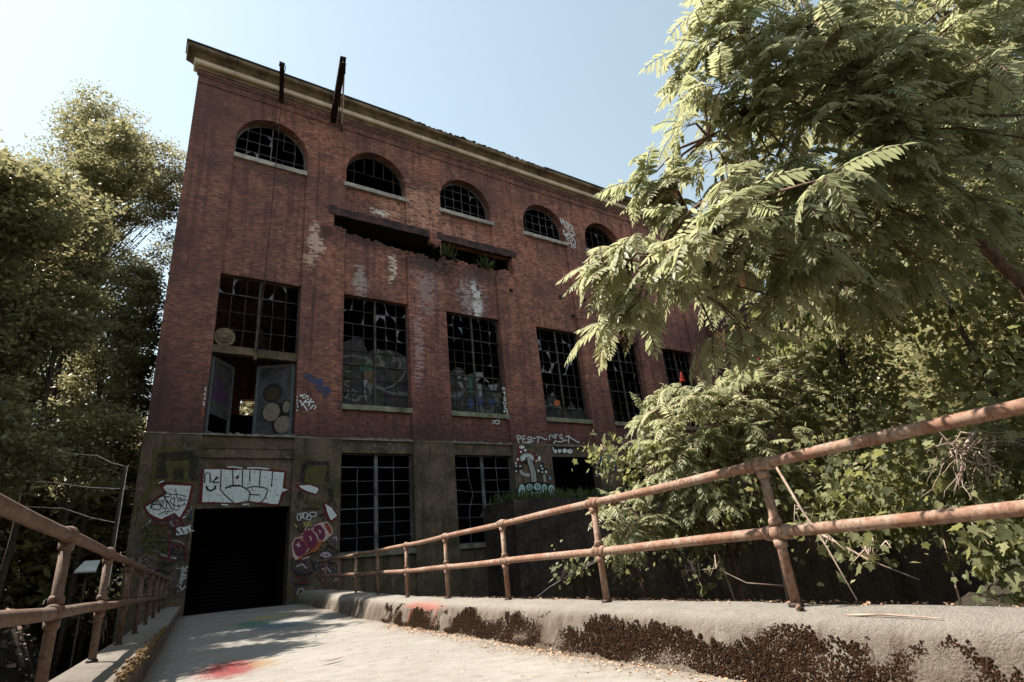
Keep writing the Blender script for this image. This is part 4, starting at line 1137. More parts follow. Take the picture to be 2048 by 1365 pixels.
  ('s','black',0.05,[(5.65,4.14),(5.8,3.81),(5.82,4.11)]),
  ('s','black',0.05,[(6.03,4.1),(6.21,4.11)]),
  ('s','black',0.05,[(5.98,3.86),(6.37,3.82),(6.74,3.83)]),
  ('s','black',0.05,[(6.69,3.59),(6.87,3.52)]),
  ('s','black',0.05,[(7.26,4.16),(7.37,3.94),(7.5,3.84)]),
 ]),
 ('white outlined letters', 'small white outlined bubble letters', 25.450, [
  ('s','white',0.03,[(5.94,3.5),(5.94,3.44),(5.92,3.4),(5.88,3.38),(5.85,3.38),(5.81,3.4),(5.79,3.45),(5.78,3.51),(5.78,3.57),(5.8,3.61),(5.83,3.64),(5.87,3.64),(5.91,3.61),(5.93,3.56),(5.94,3.5)]),
  ('s','white',0.03,[(6.05,3.57),(6.05,3.53),(6.03,3.5),(6,3.48),(5.96,3.48),(5.93,3.5),(5.91,3.54),(5.9,3.58),(5.9,3.62),(5.92,3.65),(5.95,3.67),(5.99,3.67),(6.02,3.65),(6.04,3.61),(6.05,3.57)]),
  ('s','white',0.03,[(6.22,3.55),(6.21,3.5),(6.18,3.45),(6.14,3.43),(6.09,3.43),(6.04,3.46),(6.01,3.5),(6,3.56),(6,3.61),(6.04,3.66),(6.08,3.68),(6.13,3.68),(6.18,3.65),(6.21,3.61),(6.22,3.55)]),
  ('s','white',0.03,[(6.37,3.47),(6.36,3.43),(6.33,3.4),(6.29,3.38),(6.24,3.38),(6.2,3.4),(6.17,3.44),(6.16,3.48),(6.17,3.52),(6.2,3.55),(6.24,3.57),(6.28,3.57),(6.33,3.55),(6.36,3.51),(6.37,3.47)]),
  ('s','white',0.03,[(6.57,3.6),(6.56,3.56),(6.52,3.53),(6.46,3.51),(6.4,3.52),(6.34,3.54),(6.29,3.57),(6.28,3.61),(6.29,3.65),(6.33,3.68),(6.39,3.69),(6.46,3.69),(6.51,3.67),(6.56,3.64),(6.57,3.6)]),
 ]),
 ('yellow letters', 'small faded yellow letters', 25.450, [
  ('s','yellow',0.07,[(6.08,3.32),(6.1,3.14),(6.19,3.13),(6.2,3.31)]),
  ('s','yellow',0.07,[(6.27,3.31),(6.28,3.13),(6.4,3.16),(6.3,3.22),(6.39,3.27),(6.27,3.31)]),
  ('s','yellow',0.07,[(5.71,3.22),(5.8,3.1)]),
 ]),
 ('purple scrawl', 'purple and lilac scrawl low on the right pier', 25.450, [
  ('s','purple',0.1,[(5.78,1.73),(6.06,1.82),(6.31,1.6)]),
  ('s','purple',0.1,[(5.73,1.48),(6.03,1.34),(6.37,1.46)]),
  ('s','purple',0.1,[(6.81,1.47),(7.08,1.54),(7.27,1.32)]),
  ('s','purple',0.1,[(6.36,1.74),(6.6,1.6)]),
  ('s','purple',0.1,[(6.79,1.28),(7.15,1.19)]),
  ('s','lilac',0.06,[(5.84,1.58),(6.07,1.65),(6.25,1.47)]),
  ('s','lilac',0.06,[(6.88,1.38),(7.09,1.42),(7.24,1.24)]),
  ('s','lilac',0.06,[(6.06,1.85),(6.35,1.91)]),
  ('s','lilac',0.06,[(7.27,2.58),(7.43,2.62),(7.46,2.47)]),
  ('s','dred',0.1,[(5.81,1.17),(6.21,1.19)]),
  ('s','dred',0.1,[(5.96,0.94),(6.39,1.01)]),
  ('s','black',0.08,[(5.77,1.37),(6.09,1.2),(6.46,1.31)]),
  ('s','black',0.08,[(6.51,1.67),(6.55,1.38)]),
  ('s','black',0.08,[(7.14,1.62),(7.39,1.57)]),
 ]),
 ('mushroom mural', 'red spotted mushrooms painted above pale bubble letters', 25.450, [
  ('p','dred',[(17.1,5.95),(17.11,6.19),(17.3,6.4),(17.21,6.73),(17.31,6.83),(17.5,6.71),(17.8,6.59),(18.23,6.49),(18.66,6.32),(18.76,6.09),(18.59,5.95),(18.22,5.84),(17.88,5.82),(17.34,5.82)]),
  ('p','white',[(17.73,6.75),(17.71,6.71),(17.65,6.68),(17.57,6.66),(17.49,6.66),(17.41,6.68),(17.36,6.7),(17.35,6.74),(17.37,6.78),(17.43,6.81),(17.51,6.83),(17.59,6.83),(17.67,6.82),(17.72,6.79)]),
  ('p','white',[(17.85,6.58),(17.84,6.54),(17.81,6.52),(17.77,6.5),(17.73,6.5),(17.69,6.51),(17.67,6.54),(17.66,6.57),(17.68,6.61),(17.7,6.63),(17.75,6.65),(17.79,6.65),(17.82,6.64),(17.85,6.61)]),
  ('p','white',[(17.53,6.48),(17.52,6.45),(17.49,6.43),(17.46,6.42),(17.43,6.42),(17.4,6.43),(17.38,6.45),(17.38,6.48),(17.39,6.5),(17.41,6.53),(17.44,6.54),(17.48,6.54),(17.5,6.53),(17.52,6.51)]),
  ('p','white',[(17.28,6.07),(17.27,6.03),(17.24,6),(17.21,5.99),(17.18,5.99),(17.15,6),(17.14,6.03),(17.13,6.07),(17.14,6.11),(17.17,6.13),(17.2,6.15),(17.23,6.15),(17.26,6.13),(17.27,6.11)]),
  ('p','white',[(18.75,6.14),(18.73,6.08),(18.69,6.02),(18.65,5.99),(18.6,5.99),(18.56,6.02),(18.54,6.07),(18.54,6.14),(18.56,6.21),(18.59,6.26),(18.64,6.29),(18.69,6.29),(18.73,6.26),(18.75,6.21)]),
  ('p','white',[(18.49,5.99),(18.48,5.96),(18.46,5.94),(18.44,5.93),(18.41,5.93),(18.39,5.94),(18.38,5.96),(18.37,5.99),(18.38,6.02),(18.4,6.04),(18.43,6.06),(18.45,6.06),(18.48,6.05),(18.49,6.02)]),
  ('p','white',[(18.5,6.35),(18.5,6.33),(18.48,6.32),(18.47,6.31),(18.45,6.31),(18.44,6.32),(18.43,6.33),(18.43,6.34),(18.43,6.36),(18.45,6.37),(18.46,6.38),(18.48,6.38),(18.49,6.37),(18.5,6.36)]),
  ('p','black',[(18.33,6.14),(18.26,6),(18.1,5.88),(17.89,5.82),(17.66,5.81),(17.46,5.88),(17.34,5.99),(17.3,6.13),(17.37,6.28),(17.52,6.39),(17.74,6.46),(17.97,6.46),(18.17,6.4),(18.3,6.29)]),
  ('s','white',0.035,[(17.71,6.09),(17.41,5.97)]),
  ('s','white',0.035,[(17.71,6.11),(17.38,6.02)]),
  ('s','white',0.035,[(17.7,6.12),(17.36,6.08)]),
  ('s','white',0.035,[(17.7,6.14),(17.36,6.13)]),
  ('s','white',0.035,[(17.71,6.15),(17.37,6.19)]),
  ('s','white',0.035,[(17.71,6.16),(17.4,6.24)]),
  ('s','white',0.035,[(17.73,6.18),(17.45,6.29)]),
  ('s','white',0.035,[(17.74,6.19),(17.51,6.34)]),
  ('s','white',0.035,[(17.76,6.2),(17.58,6.38)]),
  ('s','white',0.035,[(17.78,6.21),(17.66,6.4)]),
  ('s','white',0.035,[(17.8,6.21),(17.74,6.42)]),
  ('s','white',0.035,[(17.82,6.21),(17.83,6.43)]),
  ('s','white',0.035,[(17.84,6.21),(17.91,6.43)]),
  ('s','white',0.035,[(17.86,6.21),(18,6.42)]),
  ('s','white',0.035,[(17.88,6.2),(18.08,6.4)]),
  ('s','white',0.035,[(17.89,6.2),(18.14,6.37)]),
  ('s','white',0.035,[(17.91,6.19),(18.2,6.33)]),
  ('s','white',0.035,[(17.92,6.17),(18.24,6.28)]),
  ('s','white',0.035,[(17.92,6.16),(18.27,6.23)]),
  ('s','white',0.035,[(17.92,6.15),(18.28,6.17)]),
  ('s','white',0.035,[(17.92,6.13),(18.27,6.12)]),
  ('s','white',0.035,[(17.92,6.12),(18.25,6.06)]),
  ('s','white',0.035,[(17.91,6.1),(18.21,6.01)]),
  ('p','black',[(17.77,6.2),(17.95,6.23),(18.18,5.99),(18.29,5.66),(18.37,5.3),(18.34,4.82),(17.88,4.77),(17.91,5.15),(17.87,5.54),(17.77,5.9)]),
  ('p','grey',[(17.81,6.16),(17.93,6.18),(18.12,5.97),(18.22,5.64),(18.3,5.3),(18.28,4.85),(17.94,4.8),(17.97,5.15),(17.93,5.54),(17.83,5.9)]),
  ('s','black',0.025,[(17.98,6.02),(18.11,5.6),(18.14,5.21),(18.11,4.88)]),
  ('p','black',[(16.97,5.89),(17.15,5.93),(17.21,5.65),(17.46,5.76),(17.53,5.62),(17.3,5.46),(17.03,5.32),(16.9,5.45)]),
  ('p','white',[(17.09,5.85),(17.08,5.82),(17.06,5.79),(17.04,5.77),(17.02,5.77),(17,5.79),(16.99,5.82),(16.99,5.85),(17,5.89),(17.01,5.92),(17.04,5.93),(17.06,5.93),(17.08,5.92),(17.09,5.89)]),
  ('p','white',[(17.09,5.7),(17.08,5.68),(17.07,5.66),(17.04,5.65),(17.02,5.65),(17,5.66),(16.99,5.68),(16.98,5.7),(16.99,5.72),(17.01,5.73),(17.03,5.74),(17.05,5.74),(17.07,5.73),(17.09,5.72)]),
  ('p','white',[(17.06,5.43),(17.05,5.41),(17.04,5.39),(17.01,5.38),(16.99,5.38),(16.97,5.39),(16.95,5.41),(16.95,5.43),(16.96,5.45),(16.98,5.46),(17,5.47),(17.02,5.47),(17.05,5.46),(17.06,5.45)]),
  ('p','white',[(17.38,5.69),(17.37,5.67),(17.35,5.66),(17.32,5.65),(17.28,5.65),(17.25,5.66),(17.23,5.67),(17.23,5.69),(17.24,5.71),(17.26,5.72),(17.29,5.73),(17.33,5.73),(17.36,5.72),(17.38,5.71)]),
  ('p','grey',[(17.21,5.46),(17.34,5.51),(17.5,5.33),(17.86,5.32),(17.88,5.12),(17.51,5.15),(17.28,5.26)]),
  ('p','black',[(18.39,5.46),(18.64,5.63),(18.7,5.9),(18.89,5.91),(18.91,5.63),(19.2,5.5),(19.03,5.3),(18.66,5.22)]),
  ('p','white',[(18.78,5.72),(18.77,5.7),(18.74,5.67),(18.71,5.66),(18.68,5.66),(18.66,5.67),(18.64,5.7),(18.64,5.72),(18.65,5.75),(18.67,5.77),(18.7,5.78),(18.73,5.78),(18.76,5.77),(18.77,5.75)]),
  ('p','white',[(18.84,5.56),(18.83,5.54),(18.8,5.52),(18.77,5.51),(18.74,5.51),(18.71,5.52),(18.69,5.54),(18.69,5.56),(18.7,5.59),(18.72,5.61),(18.75,5.62),(18.79,5.62),(18.82,5.61),(18.83,5.59)]),
  ('p','white',[(18.55,5.45),(18.54,5.42),(18.52,5.39),(18.49,5.37),(18.46,5.37),(18.43,5.39),(18.42,5.42),(18.42,5.45),(18.43,5.48),(18.45,5.51),(18.48,5.53),(18.51,5.53),(18.53,5.51),(18.55,5.48)]),
  ('p','white',[(19.07,5.39),(19.05,5.36),(19.03,5.32),(19,5.31),(18.96,5.31),(18.93,5.32),(18.92,5.36),(18.92,5.39),(18.93,5.43),(18.95,5.47),(18.99,5.48),(19.02,5.48),(19.05,5.47),(19.07,5.43)]),
  ('s','white',0.03,[(18.64,5.33),(18.7,5.42)]),
  ('s','white',0.03,[(18.73,5.31),(18.74,5.43)]),
  ('s','white',0.03,[(18.82,5.33),(18.8,5.42)]),
  ('p','grey',[(18.78,5.25),(18.92,5.25),(18.9,4.85),(18.76,4.85)]),
  ('p','sky',[(19.29,5.05),(19.27,5),(19.25,4.96),(19.22,4.94),(19.19,4.94),(19.16,4.96),(19.15,5),(19.15,5.06),(19.17,5.11),(19.19,5.15),(19.22,5.17),(19.25,5.17),(19.28,5.15),(19.29,5.11)]),
  ('p','black',[(16.92,4.38),(17.11,4.75),(17.58,4.83),(18.13,4.86),(18.71,4.82),(19.31,4.75),(19.49,4.45),(19.36,4.1),(18.82,4.02),(18.02,4.01),(17.32,3.89),(17.01,3.95)]),
  ('p','mint',[(17.46,4.34),(17.42,4.17),(17.34,4.03),(17.24,3.96),(17.15,3.96),(17.07,4.04),(17.02,4.18),(17.02,4.35),(17.07,4.52),(17.14,4.66),(17.24,4.73),(17.34,4.73),(17.42,4.65),(17.46,4.51)]),
  ('p','mint',[(17.99,4.56),(17.95,4.49),(17.88,4.42),(17.79,4.39),(17.69,4.39),(17.61,4.43),(17.55,4.49),(17.54,4.57),(17.57,4.65),(17.64,4.71),(17.73,4.74),(17.83,4.74),(17.92,4.71),(17.97,4.64)]),
  ('p','mint',[(18.54,4.58),(18.5,4.5),(18.42,4.43),(18.32,4.4),(18.21,4.4),(18.12,4.44),(18.06,4.51),(18.05,4.59),(18.09,4.67),(18.16,4.74),(18.26,4.78),(18.37,4.78),(18.46,4.74),(18.52,4.67)]),
  ('p','mint',[(18.93,4.52),(18.9,4.43),(18.84,4.36),(18.76,4.32),(18.68,4.32),(18.61,4.36),(18.57,4.43),(18.57,4.53),(18.6,4.62),(18.66,4.69),(18.74,4.73),(18.82,4.73),(18.88,4.69),(18.92,4.61)]),
  ('p','mint',[(19.42,4.39),(19.38,4.27),(19.3,4.17),(19.21,4.12),(19.11,4.12),(19.03,4.17),(18.98,4.28),(18.98,4.4),(19.02,4.53),(19.1,4.63),(19.19,4.68),(19.29,4.68),(19.37,4.62),(19.42,4.52)]),
  ('p','mint',[(18.04,4.18),(18.01,4.11),(17.94,4.06),(17.85,4.03),(17.75,4.03),(17.67,4.06),(17.62,4.12),(17.61,4.19),(17.64,4.26),(17.7,4.32),(17.8,4.35),(17.89,4.35),(17.97,4.32),(18.03,4.26)]),
  ('p','mint',[(18.72,4.26),(18.69,4.19),(18.64,4.14),(18.58,4.11),(18.51,4.12),(18.45,4.14),(18.41,4.2),(18.41,4.26),(18.43,4.33),(18.48,4.38),(18.55,4.41),(18.62,4.41),(18.68,4.38),(18.71,4.33)]),
  ('p','mint',[(19.1,4.19),(19.08,4.15),(19.03,4.12),(18.96,4.1),(18.89,4.1),(18.84,4.12),(18.8,4.16),(18.79,4.2),(18.81,4.24),(18.86,4.28),(18.92,4.29),(18.99,4.29),(19.05,4.27),(19.09,4.24)]),
  ('p','mint',[(18.32,4.24),(18.3,4.19),(18.26,4.16),(18.21,4.14),(18.15,4.14),(18.1,4.16),(18.07,4.2),(18.06,4.24),(18.08,4.29),(18.12,4.32),(18.18,4.34),(18.23,4.34),(18.28,4.32),(18.32,4.28)]),
  ('s','dgreen',0.05,[(17.34,4.26),(17.32,4.18),(17.28,4.12),(17.23,4.09),(17.19,4.09),(17.15,4.13),(17.13,4.19),(17.12,4.26),(17.14,4.33),(17.18,4.39),(17.23,4.43),(17.27,4.42),(17.31,4.39),(17.34,4.33),(17.34,4.26)]),
  ('s','dgreen',0.05,[(17.86,4.58),(17.85,4.54),(17.82,4.52),(17.78,4.5),(17.73,4.5),(17.69,4.52),(17.67,4.55),(17.66,4.58),(17.68,4.62),(17.71,4.64),(17.75,4.66),(17.8,4.66),(17.84,4.64),(17.86,4.62),(17.86,4.58)]),
  ('s','dgreen',0.05,[(18.39,4.6),(18.38,4.57),(18.35,4.54),(18.31,4.53),(18.26,4.53),(18.23,4.54),(18.2,4.57),(18.2,4.6),(18.21,4.64),(18.24,4.66),(18.28,4.68),(18.33,4.68),(18.36,4.66),(18.39,4.63),(18.39,4.6)]),
  ('s','dgreen',0.05,[(18.81,4.51),(18.8,4.47),(18.78,4.44),(18.75,4.42),(18.72,4.42),(18.69,4.44),(18.68,4.47),(18.68,4.51),(18.69,4.55),(18.71,4.58),(18.74,4.59),(18.77,4.59),(18.8,4.58),(18.81,4.55),(18.81,4.51)]),
  ('s','dgreen',0.05,[(19.28,4.4),(19.27,4.34),(19.24,4.3),(19.2,4.28),(19.16,4.28),(19.13,4.31),(19.12,4.35),(19.12,4.4),(19.13,4.45),(19.16,4.49),(19.2,4.51),(19.23,4.51),(19.27,4.49),(19.28,4.45),(19.28,4.4)]),
 ]),
 ('white bubble letters', 'tiny white bubble letters on the lintel beside the mushrooms', 25.620, [
  ('p','black',[(19.75,6.86),(21.32,6.83),(21.29,6.47),(19.84,6.45)]),
  ('p','white',[(19.76,6.84),(19.86,6.85),(19.94,6.58),(19.86,6.56)]),
  ('p','white',[(20.09,6.6),(20.07,6.54),(20.04,6.5),(19.99,6.48),(19.94,6.48),(19.91,6.5),(19.88,6.54),(19.88,6.59),(19.9,6.64),(19.93,6.69),(19.98,6.71),(20.03,6.71),(20.06,6.69),(20.09,6.65)]),
  ('p','white',[(20.42,6.63),(20.4,6.58),(20.35,6.53),(20.3,6.5),(20.24,6.5),(20.19,6.53),(20.16,6.57),(20.16,6.63),(20.18,6.69),(20.23,6.74),(20.28,6.76),(20.34,6.76),(20.39,6.74),(20.42,6.69)]),
  ('p','white',[(20.82,6.64),(20.79,6.58),(20.74,6.53),(20.67,6.5),(20.6,6.5),(20.54,6.52),(20.5,6.57),(20.49,6.64),(20.52,6.7),(20.57,6.75),(20.64,6.78),(20.71,6.79),(20.78,6.76),(20.81,6.71)]),
  ('p','white',[(21.26,6.64),(21.23,6.57),(21.16,6.52),(21.07,6.49),(20.97,6.49),(20.89,6.52),(20.84,6.57),(20.83,6.63),(20.86,6.69),(20.93,6.74),(21.02,6.77),(21.11,6.77),(21.2,6.75),(21.25,6.7)]),
  ('p','black',[(20.05,6.74),(20.05,6.72),(20.03,6.71),(20.01,6.71),(19.99,6.71),(19.97,6.71),(19.96,6.72),(19.96,6.74),(19.97,6.75),(19.98,6.76),(20,6.77),(20.02,6.77),(20.04,6.76),(20.05,6.75)]),
  ('p','black',[(20.37,6.76),(20.36,6.75),(20.34,6.73),(20.32,6.72),(20.29,6.72),(20.27,6.73),(20.26,6.74),(20.25,6.76),(20.26,6.78),(20.28,6.79),(20.3,6.8),(20.33,6.8),(20.35,6.79),(20.36,6.78)]),
  ('p','black',[(20.56,6.75),(20.56,6.74),(20.55,6.72),(20.53,6.72),(20.52,6.72),(20.51,6.72),(20.5,6.74),(20.5,6.75),(20.5,6.76),(20.52,6.78),(20.53,6.78),(20.54,6.78),(20.55,6.78),(20.56,6.76)]),
  ('p','black',[(21.18,6.68),(21.17,6.66),(21.15,6.65),(21.14,6.64),(21.12,6.64),(21.1,6.65),(21.09,6.66),(21.09,6.68),(21.1,6.7),(21.11,6.72),(21.13,6.73),(21.15,6.73),(21.16,6.72),(21.17,6.7)]),
  ('p','black',[(21.02,6.76),(21.02,6.74),(21,6.72),(20.98,6.72),(20.96,6.71),(20.95,6.72),(20.94,6.74),(20.94,6.76),(20.95,6.78),(20.96,6.79),(20.98,6.8),(21,6.8),(21.01,6.8),(21.02,6.78)]),
 ]),
 ('white tag lettering', 'white scrawled lettering PEST on the brick above the mushrooms', 25.500, [
  ('s','white',0.06,[(17.42,6.99),(17.31,7.33),(17.39,7.41),(17.55,7.37),(17.55,7.24),(17.37,7.2)]),
  ('s','white',0.06,[(17.89,7.41),(17.63,7.37),(17.7,7.01),(17.94,7.04)]),
  ('s','white',0.06,[(17.66,7.21),(17.88,7.24)]),
  ('s','white',0.06,[(18,7.08),(18.46,7.12),(18.14,7),(17.95,7.01)]),
  ('s','white',0.06,[(18.4,7.26),(18.58,7.31)]),
  ('s','white',0.06,[(18.64,7.37),(18.99,7.35),(19.28,7.22),(19.38,7.29)]),
  ('s','white',0.06,[(18.79,7.34),(18.69,7)]),
  ('s','white',0.06,[(18.99,7.06),(19.01,7.03)]),
  ('s','white',0.06,[(19.14,7.03),(19.16,7.01)]),
  ('s','white',0.06,[(19.57,7.21),(19.55,7.43),(19.72,7.54),(19.74,7.38),(19.84,7.53),(19.85,7.32)]),
  ('s','white',0.06,[(20,7.3),(19.96,7.55),(20.18,7.55)]),
  ('s','white',0.06,[(19.96,7.43),(20.1,7.44)]),
  ('s','white',0.06,[(20.27,7.46),(20.51,7.57),(20.5,7.4),(20.29,7.36),(20.59,7.3)]),
  ('s','white',0.06,[(19.82,7.01),(19.94,7.16),(20.04,7.17)]),
  ('s','white',0.06,[(20.12,7.15),(20.38,7.13),(20.72,7.25),(20.85,7.24)]),
  ('s','white',0.06,[(20.75,7.44),(21.06,7.52)]),
  ('s','white',0.06,[(21.01,7.47),(20.9,7.06)]),
  ('s','white',0.06,[(21.04,7.45),(21.27,7.33),(21.66,7.13),(21.76,7.21)]),
  ('s','white',0.06,[(20.99,7.01),(21.01,6.99)]),
  ('s','white',0.06,[(21.14,6.98),(21.17,6.97)]),
  ('s','white',0.055,[(18.33,7.27),(18.31,7.23),(18.27,7.2),(18.2,7.18),(18.13,7.18),(18.07,7.2),(18.03,7.22),(18.02,7.26),(18.04,7.29),(18.08,7.32),(18.15,7.34),(18.22,7.34),(18.28,7.33),(18.32,7.3),(18.33,7.27)]),
  ('s','dred',0.05,[(17.05,7.13),(17.19,7.09)]),
 ]),
 ('faded tag lettering', 'faded pinkish scrawl on brick by the leaning vine', 25.500, [
  ('s','pinkw',0.045,[(26.12,7.49),(26.02,7.03)]),
  ('s','pinkw',0.045,[(26.39,7.41),(26.08,7.23),(26.49,7.11),(26.91,6.97),(27.12,7.12),(27.05,7.27),(26.79,7.24)]),
  ('s','pinkw',0.045,[(25.2,7.33),(25.28,7.11)]),
  ('s','pinkw',0.045,[(25.29,7.14),(25.86,7.15),(25.57,7.05)]),
  ('s','pinkw',0.045,[(25.48,7.41),(25.57,7.24)]),
  ('s','pinkw',0.045,[(25.72,7.48),(25.86,7.12)]),
  ('s','white',0.04,[(25.77,7.67),(25.75,7.64),(25.72,7.61),(25.67,7.6),(25.62,7.6),(25.58,7.61),(25.56,7.63),(25.55,7.66),(25.57,7.7),(25.61,7.72),(25.65,7.74),(25.7,7.74),(25.74,7.73),(25.77,7.7),(25.77,7.67)]),
 ]),
 ('letter mural', 'blue yellow and purple lettering between dark openings', 25.450, [
  ('p','cyan',[(22.8,6.29),(23.06,6.43),(23.3,6.23),(23.75,6.38),(24.24,6.34),(24.52,6.12),(24.46,5.78),(24.08,5.59),(22.76,5.95)]),
  ('p','lilac2',[(22.57,5.59),(23.15,5.47),(23.74,5.56),(24.42,5.68),(24.46,5.47),(23.68,5.25),(23.11,5.29),(22.69,4.99),(22.53,5.17)]),
  ('p','yellow',[(22.84,6.04),(22.98,6.04),(22.86,5.62),(23.12,5.74),(23.14,5.56),(22.75,5.47)]),
  ('p','yellow',[(23.32,5.92),(23.58,5.96),(23.54,5.53),(23.35,5.51)]),
  ('p','yellow',[(23.83,6.08),(24.15,6.08),(23.99,5.9),(24.07,5.83),(23.96,5.76),(24,5.54),(23.69,5.5)]),
  ('s','navy',0.07,[(22.75,6.1),(22.73,5.8),(22.7,5.47),(23.14,5.6)]),
  ('s','navy',0.07,[(23.04,6.26),(22.88,5.65)]),
  ('s','navy',0.07,[(23.21,6.2),(23.2,5.53)]),
  ('s','navy',0.07,[(23.52,6.08),(23.49,5.54)]),
  ('s','navy',0.07,[(23.78,6.15),(23.66,5.47),(24.08,5.56)]),
  ('s','navy',0.07,[(23.38,6.2),(23.45,5.96),(23.75,6.21)]),
  ('s','navy',0.07,[(22.71,6.1),(22.96,6.15)]),
  ('s','navy',0.07,[(23.82,5.93),(24.02,5.9)]),
  ('s','pinkw',0.05,[(22.61,5.17),(22.81,5.17)]),
  ('s','pinkw',0.05,[(23.13,5.38),(23.08,4.92)]),
 ]),
 ('pale name scrawl', 'thin white name scrawled on brick between the last arched windows', 25.500, [
  ('s','white',0.075,[(22.94,22.75),(22.84,23.24),(23.11,23.23),(23.21,23.12),(22.92,23)]),
  ('s','white',0.075,[(23.33,23.13),(23.57,22.98),(24.02,22.77)]),
  ('s','white',0.075,[(23.04,23.02),(23.27,22.75),(23.16,22.66),(23.27,22.59),(23.52,22.85),(23.22,23.05)]),
  ('s','white',0.075,[(23.58,22.87),(23.38,22.37)]),
  ('s','white',0.075,[(23.96,22.53),(23.82,22.68),(23.69,22.68),(23.84,22.41),(23.99,22.23),(23.97,22.1),(23.66,22.06)]),
  ('s','white',0.075,[(23.65,22.39),(23.39,22.21),(23.72,22.08),(23.79,21.96)]),
  ('s','white',0.075,[(22.93,22.17),(22.99,22.31),(23.06,22.23),(22.96,22.15),(22.96,21.96),(23.26,21.82),(23.35,22.01),(23.08,21.99)]),
  ('s','white',0.075,[(23.49,21.77),(23.64,21.98),(23.43,22.11)]),
  ('s','white',0.075,[(23.33,21.51),(23.14,21.6),(23.46,21.76)]),
  ('s','white',0.075,[(23.47,21.66),(23.57,21.36),(23.18,21.31)]),
  ('s','white',0.075,[(23.63,21.89),(23.79,21.77)]),
  ('s','white',0.075,[(23.93,21.37),(23.88,21.79),(23.64,21.59)]),
  ('s','white',0.075,[(23.58,21.41),(23.5,21.02),(23.71,20.96),(23.67,21.22),(23.93,21.35)]),
  ('s','white',0.075,[(23.79,21.06),(23.94,21.18)]),
  ('s','white',0.06,[(23.38,21.99),(23.35,21.93),(23.3,21.87),(23.24,21.83),(23.17,21.81),(23.11,21.82),(23.07,21.86),(23.07,21.91),(23.09,21.97),(23.14,22.02),(23.21,22.06),(23.28,22.08),(23.34,22.07),(23.37,22.04),(23.38,21.99)]),
 ]),
 ('upright name tag', 'white letters k TOUCH written downward beside the tall window', 25.500, [
  ('s','white',0.05,[(16.68,10.16),(16.68,9.99)]),
  ('s','white',0.05,[(16.84,10.14),(16.69,10.07),(16.85,10.01)]),
  ('s','white',0.05,[(16.65,9.86),(16.87,9.88)]),
  ('s','white',0.05,[(16.77,9.87),(16.77,9.66)]),
  ('s','white',0.05,[(16.65,9.31),(16.65,9.15),(16.8,9.17),(16.8,9.32)]),
  ('s','white',0.05,[(16.81,9.06),(16.66,9.03),(16.66,8.91),(16.81,8.93)]),
  ('s','white',0.05,[(16.62,8.81),(16.63,8.66)]),
  ('s','white',0.05,[(16.83,8.91),(16.83,8.72),(16.85,8.28)]),
  ('s','white',0.05,[(16.63,8.75),(16.83,8.8)]),
  ('s','white',0.05,[(15.99,8.17),(15.79,8.15),(15.93,8.07),(15.74,7.99)]),
  ('s','white',0.05,[(16.18,8.22),(16,8.17),(16,7.99),(16.15,8),(16.16,8.09)]),
  ('s','white',0.05,[(16.24,8.25),(16.24,8.01)]),
  ('s','white',0.05,[(16.82,9.48),(16.81,9.43),(16.79,9.39),(16.76,9.37),(16.73,9.37),(16.7,9.39),(16.69,9.43),(16.69,9.47),(16.7,9.52),(16.72,9.56),(16.75,9.58),(16.78,9.58),(16.81,9.56),(16.82,9.53),(16.82,9.48)]),
 ]),
 ('white slash tag', 'white slashed tag on the brick right of the double door', 25.500, [
  ('s','white',0.06,[(5.65,8.8),(5.95,8.89),(5.87,8.95),(6,8.81)]),
  ('s','white',0.06,[(5.69,8.88),(5.84,8.71),(6.06,8.84),(6.01,8.62)]),
  ('s','white',0.06,[(5.67,8.6),(5.9,8.34),(6.04,8.13)]),
  ('s','white',0.06,[(5.89,8.52),(6.32,8.58)]),
  ('s','white',0.06,[(6.17,8.73),(6.07,8.36)]),
  ('s','white',0.06,[(6.15,8.23),(6.29,8.42),(6.4,8.36),(6.33,8.22)]),
  ('s','white',0.06,[(5.76,8.36),(5.96,8.64)]),
  ('s','white',0.04,[(5.53,8.77),(5.59,8.73)]),
  ('s','white',0.04,[(5.58,8.66),(5.54,8.59),(5.6,8.55)]),
  ('s','white',0.04,[(5.55,8.46),(5.6,8.48),(5.56,8.4)]),
  ('s','white',0.04,[(5.57,8.3),(5.61,8.34),(5.61,8.26)]),
  ('s','white',0.04,[(5.56,8.17),(5.61,8.08)]),
  ('s','orange',0.04,[(5.58,8.01),(5.63,7.92),(5.58,7.85)]),
  ('s','orange',0.04,[(5.6,7.79),(5.6,7.62)]),
 ]),
 ('blue spray patch', 'blurred blue spray paint patch on brick', 25.500, [
  ('p','blue',[(5.84,9.78),(6.02,9.92),(6.21,9.85),(6.28,9.65),(6.53,9.74),(6.76,9.63),(6.74,9.39),(6.99,9.37),(7.07,9.11),(6.88,8.96),(6.82,8.78),(6.68,9.04),(6.42,9.16),(6.32,9.38),(6.03,9.56)]),
 ]),
 ('jamb lettering', 'small white letters down the left jamb of the double door', 25.500, [
  ('s','white',0.045,[(1.89,8.91),(1.86,8.78),(1.92,8.74)]),
  ('s','white',0.045,[(1.89,8.66),(1.85,8.6),(1.91,8.55)]),
  ('s','white',0.045,[(1.86,8.48),(1.91,8.39),(1.85,8.36)]),
  ('s','white',0.045,[(1.83,8.27),(1.89,8.24),(1.86,8.15),(1.91,8.1)]),
  ('s','orange',0.05,[(1.89,8.04),(1.83,7.88),(1.89,7.86),(1.88,7.65)]),
 ]),
 ('painted board arc', 'pale arc and small letters on the dark board', 25.985, [
  ('p','rust2',[(8.77,10.45),(9.31,10.55),(9.38,9.88),(8.85,9.91)]),
  ('p','dgreen2',[(8.59,10.85),(9.31,10.98),(9.31,10.55),(8.6,10.43)]),
